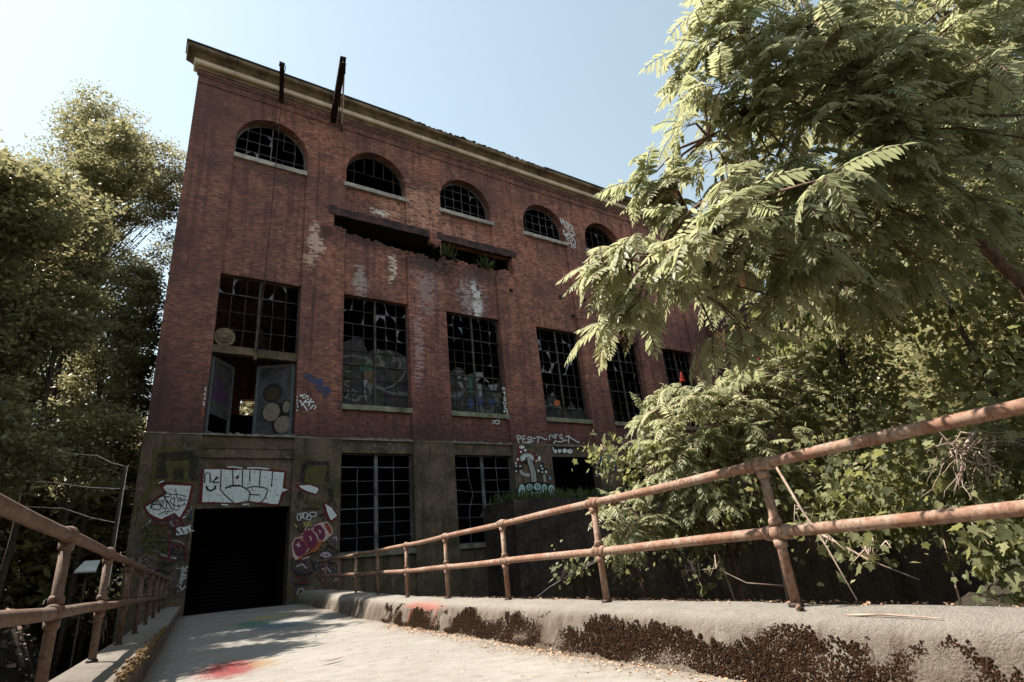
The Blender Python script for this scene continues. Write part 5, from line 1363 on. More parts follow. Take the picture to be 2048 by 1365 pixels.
  ('s','grey2',0.05,[(9.51,9.65),(9.93,9.66),(10.35,9.86),(10.79,10.27),(11.07,10.73)]),
  ('s','grey2',0.05,[(8.11,9.87),(7.91,9.87),(7.86,9.69),(8.06,9.61)]),
  ('s','grey2',0.05,[(8.18,9.47),(8.19,9.16),(8.38,9.23),(8.43,9.38),(8.21,9.47)]),
  ('s','grey2',0.05,[(7.88,8.99),(8.04,9.2),(8.02,9.45)]),
  ('s','grey2',0.05,[(7.85,10.4),(8.17,10.36)]),
  ('p','grey2',[(8.78,9.52),(8.88,9.52),(8.96,8.97),(8.9,8.94)]),
 ]),
 ('painted board figures', 'blue and grey painted figures on the dark board', 25.985, [
  ('p','grey2',[(15.28,11.08),(15.7,11.1),(15.78,10.88),(16.16,10.48),(15.9,10.59),(15.62,10.79),(15.27,10.48)]),
  ('p','grey2',[(14.07,10.43),(14.33,10.37),(14.5,9.94),(14.33,9.97)]),
  ('p','grey2',[(15.26,10.37),(15.58,10.35),(15.59,9.7),(15.4,9.63)]),
  ('p','grey2',[(14.31,10.72),(14.29,10.65),(14.26,10.6),(14.21,10.57),(14.16,10.57),(14.12,10.59),(14.09,10.63),(14.08,10.69),(14.1,10.76),(14.13,10.81),(14.18,10.84),(14.23,10.84),(14.28,10.82),(14.3,10.78)]),
  ('p','grey2',[(14.71,10.65),(14.69,10.58),(14.66,10.53),(14.61,10.5),(14.56,10.5),(14.51,10.52),(14.48,10.56),(14.48,10.62),(14.49,10.69),(14.53,10.74),(14.58,10.77),(14.63,10.78),(14.67,10.75),(14.7,10.71)]),
  ('p','dgreen2',[(14.74,10.87),(15.1,11.01),(14.97,9.76),(14.72,9.85)]),
  ('p','blue2',[(15.02,9.26),(14.99,9.16),(14.93,9.07),(14.85,9.02),(14.76,9.01),(14.68,9.05),(14.64,9.13),(14.62,9.24),(14.65,9.34),(14.71,9.43),(14.79,9.48),(14.88,9.49),(14.96,9.45),(15.01,9.37)]),
  ('p','blue2',[(15.62,9.38),(15.59,9.29),(15.53,9.21),(15.44,9.16),(15.35,9.15),(15.26,9.19),(15.21,9.26),(15.2,9.36),(15.23,9.45),(15.29,9.54),(15.38,9.59),(15.48,9.59),(15.56,9.55),(15.61,9.48)]),
  ('p','blue2',[(16.32,9.38),(16.3,9.29),(16.24,9.21),(16.17,9.16),(16.1,9.16),(16.03,9.19),(15.99,9.27),(15.98,9.36),(16.01,9.45),(16.06,9.53),(16.14,9.58),(16.21,9.58),(16.27,9.54),(16.32,9.47)]),
  ('p','grey2',[(16,10.38),(16.69,10.47),(16.53,10.1),(16.22,10.07)]),
  ('s','grey2',0.05,[(13.99,9.61),(14.17,9.7),(14.3,9.62)]),
  ('s','grey2',0.05,[(14.28,9.29),(14.27,9.08)]),
  ('s','grey2',0.05,[(14.57,9.36),(14.55,9.1)]),
 ]),
 ('orange spot', 'small orange disc painted on the window board', 25.900, [
  ('p','orange',[(21.02,9.63),(20.99,9.54),(20.91,9.46),(20.8,9.41),(20.69,9.41),(20.6,9.44),(20.54,9.51),(20.53,9.59),(20.57,9.68),(20.64,9.76),(20.75,9.81),(20.86,9.81),(20.95,9.78),(21.01,9.71)]),
 ]),
]

def ribbon(b, pts, wd, y):
    n = len(pts)
    L = []
    for i in range(n):
        a = pts[max(0, i - 1)]; c = pts[min(n - 1, i + 1)]
        dx, dz = c[0] - a[0], c[1] - a[1]; q = math.hypot(dx, dz) or 1
        L.append((-dz / q * wd / 2, dx / q * wd / 2))
    for i in range(n - 1):
        (x0, z0), (x1, z1) = pts[i], pts[i + 1]; a, c = L[i], L[i + 1]
        b.poly([(x0 + a[0], y, z0 + a[1]), (x0 - a[0], y, z0 - a[1]), (x1 - c[0], y, z1 - c[1]), (x1 + c[0], y, z1 + c[1])])
random.seed(77)
def scrib(x0, x1, z0, z1, k, cols):
    out = []
    for i in range(k):
        x, z = random.uniform(x0, x1), random.uniform(z0, z1); a = random.uniform(0, 6.28); cv = random.uniform(-1.1, 1.1); p = [(x, z)]
        for q in range(random.randint(5, 12)):
            a += cv * .6 + random.gauss(0, .25); x += .09 * math.cos(a); z += .09 * math.sin(a)
            p.append((min(x1, max(x0, x)), min(z1, max(z0, z))))
        out.append(('s', random.choice(cols), random.choice((.025, .03, .04, .06)), p))
    return out
GRAF.insert(0, ("layered scribbles", "layers of thin scribbled tags on the left pier", FY - .05, scrib(.12, 1.85, .9, 4.1, 60, ('black', 'black', 'black', 'purple', 'dred', 'dolive', 'navy', 'grey'))))
GRAF.insert(1, ("layered scribbles", "layers of thin scribbled tags on the right pier", FY - .05, scrib(5.65, 7.5, .5, 3.6, 60, ('black', 'black', 'purple', 'purple', 'dred', 'dolive', 'lilac', 'navy'))))
for k_ in (1, 0):
    GRAF.append(GRAF.pop(k_))
GRAF = GRAF[-2:] + GRAF[:-2]
for gi_, (name, lab, Y, items) in enumerate(GRAF):
    b = MB(); used = []
    for q, it in enumerate(items):
        if it[1] not in used: used.append(it[1])
        b.cur = used.index(it[1])
        y = Y - 0.004 - (0.0002 * q if gi_ < 2 else 0.017 + 0.0006 * q)
        if it[0] == 'p': b.poly([(x, y, z) for x, z in it[2]])
        else: ribbon(b, it[3], it[2], y)
    if name.startswith('block'):
        random.seed(5)
        b.cur = used.index('black')
        for i in range(150):
            x = random.uniform(2.3, 4.7); z = random.uniform(4.15, 5.15); s = random.uniform(.008, .028)
            b.poly([(x, Y - .034, z), (x + s, Y - .034, z - s * .3), (x + s * .8, Y - .034, z - s * 1.3), (x - s * .2, Y - .034, z - s)])
    b.build(name.replace(' ', '_'), [paint(k) for k in used], bld, label=lab)

# ------------------------------------------------------------------ retaining walls on the right
def rough_wall(name, label, x0, x1, y0, y1, z0, z1, mat, taper=0):
    b = MB()
    nx_, nz_ = int((x1 - x0) / .35) + 2, int((z1 - z0) / .35) + 2
    gi = {}
    for i in range(nx_):
        for j in range(nz_):
            x = x0 + (x1 - x0) * i / (nx_ - 1); z = z0 + (z1 - z0) * j / (nz_ - 1)
            d = mnoise.fractal(Vector((x * .7, z * .7, y0)), 1, 2, 4) * .10
            zz = z + (mnoise.noise(Vector((x * 1.3, 2, 5))) * .12 if j == nz_ - 1 else 0)
            if taper: zz = z0 + (zz - z0) * min(1, .62 + .38 * max(0, (x - x0) / taper) + mnoise.noise(Vector((x * 2, 1, 1))) * .02)
            gi[i, j] = len(b.v); b.v.append((x, y0 + d, zz))
    for i in range(nx_ - 1):
        for j in range(nz_ - 1):
            b.f.append((gi[i, j], gi[i + 1, j], gi[i + 1, j + 1], gi[i, j + 1])); b.m.append(0)
    top = [b.v[gi[i, nz_ - 1]] for i in range(nx_)]
    for i in range(nx_ - 1):
        b.poly([top[i], top[i + 1], (top[i + 1][0], y1, top[i + 1][2]), (top[i][0], y1, top[i][2])])
    lf = [b.v[gi[0, j]] for j in range(nz_)]
    b.poly([(x0, y1, z0)] + lf + [(x0, y1, lf[-1][2])])
    o = b.build(name, mat, origin=((x0 + x1) / 2, y0, z0))
    return meta(o, label, 'wall')
M['wall'] = concrete_material("streaked_dark_concrete", (0.075, 0.055, 0.045), (0.028, 0.022, 0.020), (0.26, 0.20, 0.17))
rough_wall("retaining_wall", "dark streaked concrete terrace wall holding weeds below the mushroom mural", 14.8, 36.3, 22.6, 25.38, -3.4, 3.62, M['wall'])
rough_wall("retaining_wall", "near dark concrete wall behind the shrubs with pale vertical streaks", 7.3, 44.0, 12.0, 12.10, -3.4, 1.75, M['wall'], 6.0)

# ------------------------------------------------------------------ foliage generators
QT = np.array([[0, 0, 0], [-.30, .45, .05], [0, 1, -.05], [.30, .45, .05]])
def rand_unit(n):
    return norm(rng.normal(size=(n, 3)))

def crown_points(ells, n, shell=0.55):
    """points through a union of ellipsoids, thinned by noise so the crown has gaps"""
    vol = np.array([e[3] * e[4] * e[5] for e in ells]); pr = vol ** .7 / (vol ** .7).sum()
    k = rng.choice(len(ells), size=n, p=pr)
    E = np.array(ells)[k]
    r = rng.uniform(shell ** 3, 1, n) ** (1 / 3)
    return E[:, :3] + rand_unit(n) * r[:, None] * E[:, 3:6]

def clump_leaves(centres, per, rad, size, flat=0.38, updir=0.9, droop=0.3, gaps=0.0):
    per = int(per); n = len(centres) * per
    P = np.repeat(centres, per, 0) + rng.normal(size=(n, 3)) * rad * .80 * np.array([1, 1, flat])
    D = rng.normal(size=(n, 3)); D[:, 2] = D[:, 2] * .35 - droop
    Nn = rng.normal(size=(n, 3)) * .55 + np.array([0, 0, updir])
    return place(QT, P, D, Nn, rng.uniform(.65, 1.3, n) * size)

def tree(name, label, base, h, ells, nclump, per, rad, size, trunks=1, lean=(0, 0), r0=0.16, group=None, bare=0.35, cat='tree', mat='leaf_tree'):
    t0 = thing(name, label, cat, base, group)
    cen = crown_points(ells, nclump)
    b = MB()
    bx, by, bz = base
    tops = []
    for k in range(trunks):
        ox, oy = (random.uniform(-.5, .5), random.uniform(-.5, .5)) if trunks > 1 else (0, 0)
        tgt = Vector((bx + lean[0] + ox * 2.2, by + lean[1] + oy * 2.2, bz + h))
        pts = []; rr = []
        for i in range(9):
            f = i / 8
            pts.append(Vector((bx + ox * .5, by + oy * .5, bz - .2)).lerp(tgt, f) + Vector((math.sin(f * 5 + k) * .18, math.cos(f * 4 + k * 2) * .18, 0)) * (1 if 0 < i else 0))
            rr.append(r0 * (1 - f * .85))
        b.tube(pts, rr, 8)
        tops.append((pts, rr))
    sel = rng.choice(len(cen), size=min(len(cen), 46 * trunks), replace=False)
    for q in sel:
        c = Vector(cen[q]); pts, rr = random.choice(tops)
        f = min(.97, max(bare, (c.z - bz) / h - random.uniform(.10, .25)))
        i = f * 8; i0 = min(7, int(i)); a = pts[i0].lerp(pts[i0 + 1], i - i0); ra = rr[i0] * .45
        m = a.lerp(c, .5) + Vector((0, 0, -.12 * (c - a).length + .25))
        b.tube([a, m, c], [ra, ra * .55, .012], 5, cap=False)
    b.build("trunk", M['bark'], t0, smooth=True)
    V = clump_leaves(cen, int(per * 1.5), rad, size * 1.3)
    leafmesh("crown", V, [(0, 1, 2, 3)], rng.random(len(V)), M[mat], t0)
    return t0

# woodland left of the building
wood = "woodland trees left of the building"
gl_ = lambda x, y: float(hfun(np.array([x]), np.array([y]))[0])
random.seed(3)
tree("locust_tree", "tallest feathery tree with bare grey trunks rising beside the building corner", (-2.9, 30.5, gl_(-2.9, 30.5)), 21.5,
     [(-3.6, 30.5, 23.2, 2.2, 2.2, 2.6), (-2.2, 30.6, 21.8, 2.2, 2.2, 2.6), (-4.6, 30.2, 20.6, 2.0, 2.0, 1.8), (-1.6, 31, 18.3, 1.9, 2, 2.0), (-3.6, 30.3, 18.6, 2.1, 2, 1.6), (-0.8, 31.5, 23.2, 1.3, 1.6, 1.8), (-.7, 29.9, 21.0, 1.0, 1.4, 1.8), (-4.4, 30.2, 24.6, 1.3, 1.4, 1.5)], 300, 96, .44, .105, trunks=4, lean=(0, 0), r0=.17, group=wood, bare=.5)
tree("maple_tree", "broad sunlit tree at the left edge of the photo", (-6.8, 25.5, gl_(-6.8, 25.5)), 16.5,
     [(-6.6, 25.5, 15.9, 2.3, 2.2, 2.0), (-8.4, 25, 14.8, 2.2, 2.2, 2.2), (-5.4, 26, 13.4, 2.0, 2, 1.8), (-7.2, 25, 11.6, 2.6, 2.4, 1.9)], 260, 62, .38, .15, r0=.2, group=wood, bare=.35)
tree("maple_tree", "mid height tree leaning toward the bridge in front of the locust", (-4.1, 21.0, gl_(-4.1, 21.0)), 13.6,
     [(-4.0, 20.8, 12.5, 1.8, 1.7, 1.8), (-2.9, 18.9, 12.3, 1.1, 1.1, 1.2), (-5.2, 20.6, 10.6, 1.6, 1.7, 1.4), (-3.0, 21.4, 9.6, 1.5, 1.7, 1.5), (-4.4, 20.5, 8.2, 1.6, 1.6, 1.1)], 260, 60, .30, .13, r0=.13, group=wood, bare=.4)
tree("maple_tree", "slim dark tree close beside the building wall", (-1.7, 27.6, gl_(-1.7, 27.6)), 14.5,
     [(-1.5, 27.8, 13.6, 1.1, 1.5, 1.7), (-1.7, 27.5, 11.0, 1.2, 1.5, 1.5), (-1.9, 27.2, 8.6, 1.3, 1.5, 1.3)], 120, 60, .34, .13, r0=.12, group=wood, bare=.3)
tree("maple_tree", "narrow upright tree standing between the bridge and the dark slim tree", (-3.3, 24.8, gl_(-3.3, 24.8)), 18.5,
     [(-2.5, 23.2, 17.4, 1.1, 1.4, 1.5), (-4.4, 25.6, 15.4, 1.4, 1.4, 1.4), (-3.2, 24.7, 14.0, 1.2, 1.5, 1.9), (-3.3, 24.6, 11.2, 1.2, 1.4, 1.6)], 270, 60, .30, .13, r0=.11, group=wood, bare=.4)
tree("maple_tree", "slender near tree whose crown throws leaf shadows on the deck", (-4.6, 15.6, gl_(-4.6, 15.6)), 10.6,
     [(-3.1, 15.2, 9.7, 1.0, 1.0, 1.0), (-4.4, 15.0, 10.2, 1.2, 1.1, 1.2), (-4.0, 15.8, 8.4, 1.0, 1.0, .8)], 150, 60, .28, .12, r0=.09, group=wood, bare=.45)
tree("maple_tree", "leafy tree tucked against the building's left flank", (-1.2, 29.6, gl_(-1.2, 29.6)), 15.0,
     [(-.8, 29.6, 14.6, .7, 1.2, 1.3), (-.7, 29.4, 12.0, .8, 1.4, 1.7), (-.9, 29.2, 9.2, .9, 1.4, 1.6), (-1.2, 28.8, 6.2, 1.1, 1.4, 1.5), (-.8, 29.0, 3.8, 1.0, 1.4, 1.3)], 290, 60, .30, .13, r0=.1, group=wood, bare=.3)
tree("maple_tree", "low bushy tree with layered leaves behind the left railing", (-4.6, 19.0, gl_(-4.6, 19.0)), 6.8,
     [(-4.2, 19.0, 6.0, 1.5, 1.4, .9), (-5.3, 18.6, 4.9, 1.4, 1.4, .8), (-3.2, 19.6, 4.8, 1.3, 1.4, .8)], 120, 60, .34, .115, r0=.08, group=wood, bare=.3)
tree("maple_tree", "spreading understory tree low beside the grey pier", (-1.9, 24.3, gl_(-1.9, 24.3)), 7.8,
     [(-1.7, 24.2, 6.8, 1.2, 1.3, 1.0), (-2.7, 24.0, 5.8, 1.4, 1.4, .8), (-1.5, 24.8, 5.0, .9, 1.2, .7)], 110, 58, .32, .12, r0=.08, group=wood, bare=.3)
tree("maple_tree", "tall dark tree filling the woodland gap between maple and locust", (-5.0, 33.0, gl_(-5.0, 33.0)), 19.5,
     [(-5.2, 33, 17.4, 2.4, 2.2, 2.2), (-6.6, 33, 14.0, 2.4, 2.2, 2.4), (-3.8, 33, 12.6, 2.4, 2.2, 2.4), (-5.2, 33, 8.6, 2.8, 2.2, 2.4)], 300, 60, .44, .17, r0=.2, group=wood, bare=.25)
tree("maple_tree", "dense back row tree low down in the dark woodland", (-6.5, 36.5, gl_(-6.5, 36.5)), 13.0,
     [(-8.5, 36.5, 11.0, 3, 2, 2.6), (-4.5, 37, 10.5, 3, 2, 2.6), (-6.5, 36, 6.5, 4.5, 2, 2.6), (-1.5, 38, 8.0, 2.4, 2, 3)], 330, 56, .5, .19, r0=.2, group=wood, bare=.2)
tree("maple_tree", "shade tree standing further left outside the picture edge", (-10.5, 21.5, gl_(-10.5, 21.5)), 18.5,
     [(-9.2, 21.2, 17.0, 2.6, 2.4, 2.4), (-10.6, 22.2, 14.4, 3.0, 2.8, 2.4), (-8.0, 22.6, 13.8, 2.2, 2.2, 2.2)], 230, 56, .42, .17, r0=.2, group=wood)
tree("maple_tree", "low shrub like tree with bright leaf tips under the left maple", (-5.9, 22.6, gl_(-5.9, 22.6)), 6.6,
     [(-5.9, 22.4, 6.2, 1.7, 1.4, .9), (-6.6, 22, 4.6, 1.7, 1.4, .8), (-4.8, 23, 4.4, 1.5, 1.4, .9), (-5.6, 23, 8.2, 1.7, 1.4, .9)], 170, 58, .36, .125, r0=.08, group=wood, bare=.25)
tree("maple_tree", "sunlit tree behind the building seen through the open doors", (7.0, 47.0, gl_(7.0, 47.0)), 13.5,
     [(6.6, 46.5, 13.2, 3.2, 2.0, 2.0), (6.4, 46.3, 10.6, 3.2, 2.0, 2.0)], 330, 60, .4, .17, r0=.15)

# far woods that read as one mass
def woods(label, boxes, n, size):
    P = []
    for (x0, x1, y0, y1, z0, z1, w_) in boxes:
        k = int(n * w_); m = max(4, k // 60)
        c = np.stack([rng.uniform(x0, x1, m), rng.uniform(y0, y1, m), z0 + (z1 - z0) * rng.uniform(0, 1, m)], 1)
        P.append(np.repeat(c, 60, 0) + rng.normal(size=(m * 60, 3)) * np.array([.8, .8, .45]))
    P = np.concatenate(P); n = len(P)
    D = rng.normal(size=(n, 3)); D[:, 2] = D[:, 2] * .35 - .3
    V = place(QT, P, D, rng.normal(size=(n, 3)) * .55 + np.array([0, 0, .9]), rng.uniform(.6, 1.3, n) * size)
    meta(leafmesh("woodland", V, [(0, 1, 2, 3)], rng.random(n), M['leaf_tree']), label, "woodland", kind='stuff')
tree("slope_tree", "tall tree with an unseen high crown added to shade the vines behind the sumac", (15.5, 3.2, -.5), 17.0,
     [(7.2, 5.2, 17.4, 1.6, 1.4, 1.0), (8.2, 4.4, 15.8, 1.6, 1.5, 1.1), (8.0, 6.0, 18.6, 1.8, 1.6, 1.2), (9.6, 3.4, 16.0, 1.5, 1.4, 1.1)], 170, 60, .4, .16, r0=.2, lean=(-4.2, 1.0), group="trees on the slope at the right edge", bare=.8)  # crown kept out of view, added to cast shade on the vines
woods("solid mass of woodland behind the left trees with an unseen added block further left", [(-26, 0, 40, 46, -1, 15, 1.0), (-30, -9, 26, 34, 0, 13, .6), (-14, -.4, 34.5, 38, 1, 7, .5), (-9, -.4, 29, 32, .6, 6.5, .45), (-17, -9, 9, 24, 3, 15, .9), (-4, 14, 44, 48, 0, 13, .5)], 26000, .34)  # block at far left is out of view, added to hold back skylight
woods("solid mass of woodland up the right hand slope", [(19, 34, -4, 11, 0, 17, 1.0), (14, 20, -5, 1, -1, 9, .5)], 24000, .32)
woods("unseen woodland added behind and beside the camera to dim the sky light", [(-16, 16, -24, -16, 0, 9, 1.0), (-22, -12, -14, 12, -1, 13, .9)], 15000, .55)  # out of view, added to block low sky light

# ------------------------------------------------------------------ sumac
LT = np.array([[0, 0, 0], [-.135, .28, .04], [-.12, .62, .035], [0, 1, -.02], [.12, .62, .035], [.135, .28, .04]])
LF = [(0, 1, 2, 3), (0, 3, 4, 5)]
def compound_leaf(base, d0, L, npair, llen, droop):
    """returns rachis points and leaflet arrays"""
    d = np.array(d0, float); d /= np.linalg.norm(d)
    p = np.array(base, float); n = npair + 3; st = L / n
    pts = [p.copy()]; P = []; D = []; Nn = []; sc = []
    for i in range(n):
        d = d + np.array([0, 0, -droop * (1.0 / n) * 1.25]) + rng.normal(0, .012, 3); d /= np.linalg.norm(d)
        p = p + d * st; pts.append(p.copy())
        if i < 2: continue
        up = np.array([0, 0, 1.0]); sd = np.cross(d, up)
        if np.linalg.norm(sd) < .15: sd = np.array([1.0, 0, 0])
        sd /= np.linalg.norm(sd); nn = np.cross(sd, d)
        f = (i - 2) / max(1, npair); k = llen * (0.72 + 0.55 * math.sin(PI * min(1, f * .8 + .15))) * (1 if f < .75 else 1 - (f - .75) * 1.5)
        for s_ in (-1, 1):
            P.append(p.copy()); D.append(s_ * sd * .80 + d * .48 + np.array([0, 0, -.42]) + rng.normal(0, .11, 3)); Nn.append(nn * .9 + s_ * sd * .35 + np.array([0, 0, .35]) + rng.normal(0, .16, 3)); sc.append(k * rng.uniform(.9, 1.1))
    P.append(p.copy()); D.append(d.copy()); Nn.append(np.array([0, 0, 1.0]) - d * d[2]); sc.append(llen * .8)
    return pts, P, D, Nn, sc

def sumac(name, label, base, limbs, tips, leaves, L, llen, group, fruits=(), flowers=(), pods=()):
    """limbs: polylines with radii; tips: (point, outward dir)"""
    t0 = thing(name, label, 'tree' if L > .4 else 'shrub', base, group)
    b = MB()
    for pts, r0, r1 in limbs:
        k = len(pts); b.tube(pts, [r0 + (r1 - r0) * i / (k - 1) for i in range(k)], 9)
    allp = [Vector(q) for pts, _, _ in limbs for q in pts]
    P = []; D = []; Nn = []; sc = []; RR = []
    ra = MB()
    for (tp, od) in tips:
        tp = np.array(tp); od = np.array(od)
        near = min(allp, key=lambda q: (q - Vector(tp)).length)
        mid = near.lerp(Vector(tp), .55) + Vector((0, 0, .10))
        b.tube([near, mid, Vector(tp)], [.018, .013, .008], 6, cap=False)
        rv = rng.random() * .6
        a0 = rng.uniform(0, 2 * PI)
        for k in range(leaves):
            an = a0 + 2 * PI * k / leaves + rng.normal(0, .2)
            el = rng.uniform(-.15, .75)
            d = np.array([math.cos(an) * math.cos(el), math.sin(an) * math.cos(el), math.sin(el)]) + od * rng.uniform(.2, 1.3)
            q, p, dd, n_, s_ = compound_leaf(tp, d, L * rng.uniform(.55, 1.25), int(rng.integers(7, 13)), llen * rng.uniform(.75, 1.15), rng.uniform(.5, 2.2))
            ra.tube([tuple(x) for x in q[::2]] + [tuple(q[-1])], .0042, 4, cap=False)
            P += p; D += dd; Nn += n_; sc += s_; RR += [rv + rng.random() * .4] * len(p)
    b.build("trunk", M['redbark'], t0, smooth=True)
    ra.build("leaf_stalks", M['redbark'], t0)
    V = place(LT, np.array(P), np.array(D), np.array(Nn), np.array(sc))
    leafmesh("crown", V, LF, np.array(RR), M['leaf_sumac'], t0)
    if isinstance(flowers, int):
        left = sorted(tips, key=lambda q: q[0][0] - .6 * q[0][1])
        flowers = [tuple(q[0] + np.array([0, -.05, -.03])) for q in left[2:2 + flowers * 6:6]]
        pods = [tuple(q[0] + np.array([0, -.04, -.03])) for q in left[1:1 + pods * 5:5]]
    for lst, nm, m in ((fruits, 'fruit_cluster', 'fruit'), (flowers, 'dried_flower', 'dryflower'), (pods, 'seed_head', 'darkpod')):
        for (x, y, z) in lst:
            f = MB()
            ln = .17 if nm != 'seed_head' else .26
            sg = 1 if nm == 'fruit_cluster' else -1
            for i in range(46 if nm != 'seed_head' else 40):
                u = random.random(); r = .045 * (1 - u * .75) if nm != 'seed_head' else .028
                an = random.uniform(0, 2 * PI)
                f.ball((x + r * math.cos(an), y + r * math.sin(an), z + sg * u * ln), random.uniform(.009, .017), 5, 4, (1, 1, 1.4))
            f.build(nm, M[m], t0)
    return t0

def tips_from(ells, n, centre):
    cen = crown_points(ells, n, .45)
    out = []
    for c in cen:
        o = c - np.array(centre); o[2] *= .5
        out.append((c, o / max(.3, np.linalg.norm(o))))
    return out
sg = "sumac trees and shoots beyond the right railing"
up_e = [(6.3, 4.0, 4.45, .55, .5, .35), (6.75, 3.5, 5.0, .65, .6, .45), (5.25, 2.15, 6.65, .50, .50, .40), (4.95, 2.36, 6.11, .45, .45, .40), (5.5, 1.84, 5.54, .70, .70, .66), (6.37, 1.29, 5.96, 1.0, 1.0, .95), (4.95, 2.52, 5.10, .52, .52, .50), (5.83, 2.11, 4.73, .76, .76, .72),
        (4.42, 3.03, 4.42, .48, .48, .45), (5.23, 2.51, 3.91, .67, .67, .64), (4.5, 3.2, 4.55, .22, .22, .2), (3.92, 3.54, 3.62, .26, .26, .26), (3.85, 2.35, 3.55, .40, .35, .30), (4.3, 1.75, 3.9, .45, .4, .35), (4.15, 3.32, 3.60, .52, .52, .46),
        (5.02, 2.91, 3.25, .50, .50, .46), (3.92, 3.50, 3.02, .28, .28, .26), (4.61, 3.18, 2.91, .26, .26, .22), (6.84, 1.49, 4.71, 1.04, 1.04, .99), (6.66, 2.17, 3.97, .68, .68, .64), (6.52, 2.56, 3.56, .34, .34, .32)]
sumac("sumac_tree", "large overhanging sumac with drooping feather leaves against the sky", (9.9, 2.2, -.8),
      [([(9.9, 2.2, -1.0), (9.75, 2.0, 1.6), (9.5, 1.75, 3.6), (8.6, 1.86, 4.35), (7.5, 2.1, 4.95), (7.0, 1.80, 5.3), (7.0, 1.75, 5.9), (6.6, 1.9, 6.6), (6.2, 1.9, 7.4)], .10, .028),
       ([(7.5, 2.1, 4.95), (6.5, 2.6, 4.75), (5.5, 3.0, 4.45), (4.8, 3.2, 4.1), (4.25, 3.35, 3.75)], .042, .012),
       ([(7.0, 1.75, 5.7), (6.0, 2.2, 5.4), (5.2, 2.5, 5.3), (4.7, 2.7, 5.0)], .035, .012),
       ([(6.6, 1.9, 6.5), (5.9, 2.0, 6.3), (5.2, 2.2, 6.2)], .03, .012),
       ([(5.5, 3.0, 4.45), (5.1, 3.2, 3.9), (4.8, 3.4, 3.5)], .022, .01)],
      tips_from(up_e, 250, (6.3, 2.2, 4.9)), 7, .52, .125, sg,
      flowers=7, pods=3)
lo_e = [(7.40, 5.90, 2.65, .80, .85, .75), (7.95, 5.30, 2.35, .70, .75, .65), (6.80, 5.95, 2.00, .45, .5, .42), (8.20, 5.45, 3.10, .42, .5, .42), (7.05, 5.70, 1.60, .50, .5, .45), (8.45, 5.0, 3.55, .45, .45, .4), (8.9, 4.7, 3.1, .5, .5, .5)]
sumac("sumac_shrub", "bushy sumac with small red fruit heads rising behind the railing", (7.4, 5.6, -.9),
      [([(7.4, 5.6, -1.0), (7.45, 5.65, .6), (7.4, 5.8, 1.8), (7.4, 5.9, 3.2)], .04, .012), ([(7.45, 5.65, .6), (7.9, 5.4, 1.8), (8.2, 5.4, 3.2)], .03, .01), ([(7.4, 5.7, 1.0), (7.0, 5.9, 1.6), (6.7, 6.0, 2.1)], .025, .01)],
      tips_from(lo_e, 112, (7.5, 5.6, 1.6)), 9, .44, .11, sg, fruits=[(7.46, 5.88, 3.46), (8.26, 4.95, 3.62), (6.93, 5.70, 1.62)])
sm_e = [(5.75, 6.10, 1.28, .26, .3, .25), (6.10, 6.05, 1.18, .28, .3, .26)]
sumac("sumac_shrub", "small sumac shoot poking past the second right railing post", (6.0, 6.1, -1.2),
      [([(6.1, 6.1, -2.0), (6.05, 6.1, 0), (5.9, 6.1, 1.0), (5.75, 6.08, 1.45)], .025, .01)],
      tips_from(sm_e, 14, (6.0, 6.1, .9)), 8, .48, .105, sg, fruits=[(5.62, 6.02, 1.55)])

# ------------------------------------------------------------------ lobed vine leaves
def lobed():
    o = [(0, 0), (.20, -.10), (.44, .06), (.36, .26), (.56, .52), (.30, .56), (.20, .70), (0, 1.05)]
    R_ = [(x, y, .08 * abs(x)) for x, y in o]
    Lf = [(-x, y, .08 * abs(x)) for x, y in o[1:-1]]
    V = np.array(R_ + Lf); n = len(o)
    V[:, 2] -= .12 * (V[:, 1] - .4) ** 2
    fr = [(0, i, i + 1) for i in range(1, n - 1)]
    lf = [0] + list(range(n, n + len(Lf))) + [n - 1]
    fl = [(0, lf[i + 1], lf[i]) for i in range(1, len(lf) - 1)]
    return V, fr + fl
VT, VF = lobed()
def vine(name, label, base, ells, n, size, stems, cat='vine', group=None, shell=.35, mat='leaf_vine', clump=.16, per=7, out=.9):
    t0 = thing(name, label, cat, base, group)
    n = int(n * 1.5) if n > 20 else n
    cen = crown_points(ells, n, shell)
    C0 = np.array([e[:3] for e in ells]).mean(0)
    N_ = n * per
    P = np.repeat(cen, per, 0) + rng.normal(size=(N_, 3)) * clump
    O = norm(P - C0) * out
    Nn = O * .6 + np.array([-.35, -.15, .60]) + rng.normal(size=(N_, 3)) * .75
    D = rng.normal(size=(N_, 3)) * .5 + np.array([0, 0, -.75]) + O * .4
    V = place(VT, P, D, Nn, (.35 + .9 * rng.random(N_) ** 1.5) * size)
    leafmesh("foliage", V, VF, rng.random(N_), M[mat], t0)
    b = MB()
    for pts, r in stems: b.tube(pts, [r * (1 - .6 * i / (len(pts) - 1)) for i in range(len(pts))], 7)
    sel = rng.choice(n, size=min(n, 40), replace=False)
    allp = [Vector(q) for pts, r in stems for q in pts]
    for q in sel:
        c = Vector(cen[q]); a = min(allp, key=lambda z: (z - c).length)
        b.tube([a, a.lerp(c, .5) + Vector((random.uniform(-.1, .1), random.uniform(-.1, .1), .12)), c], [.010, .008, .004], 5, cap=False)
    b.build("stem", M['twig'] if cat == 'shrub' else M['bark'], t0, smooth=True)
    return t0
random.seed(9)
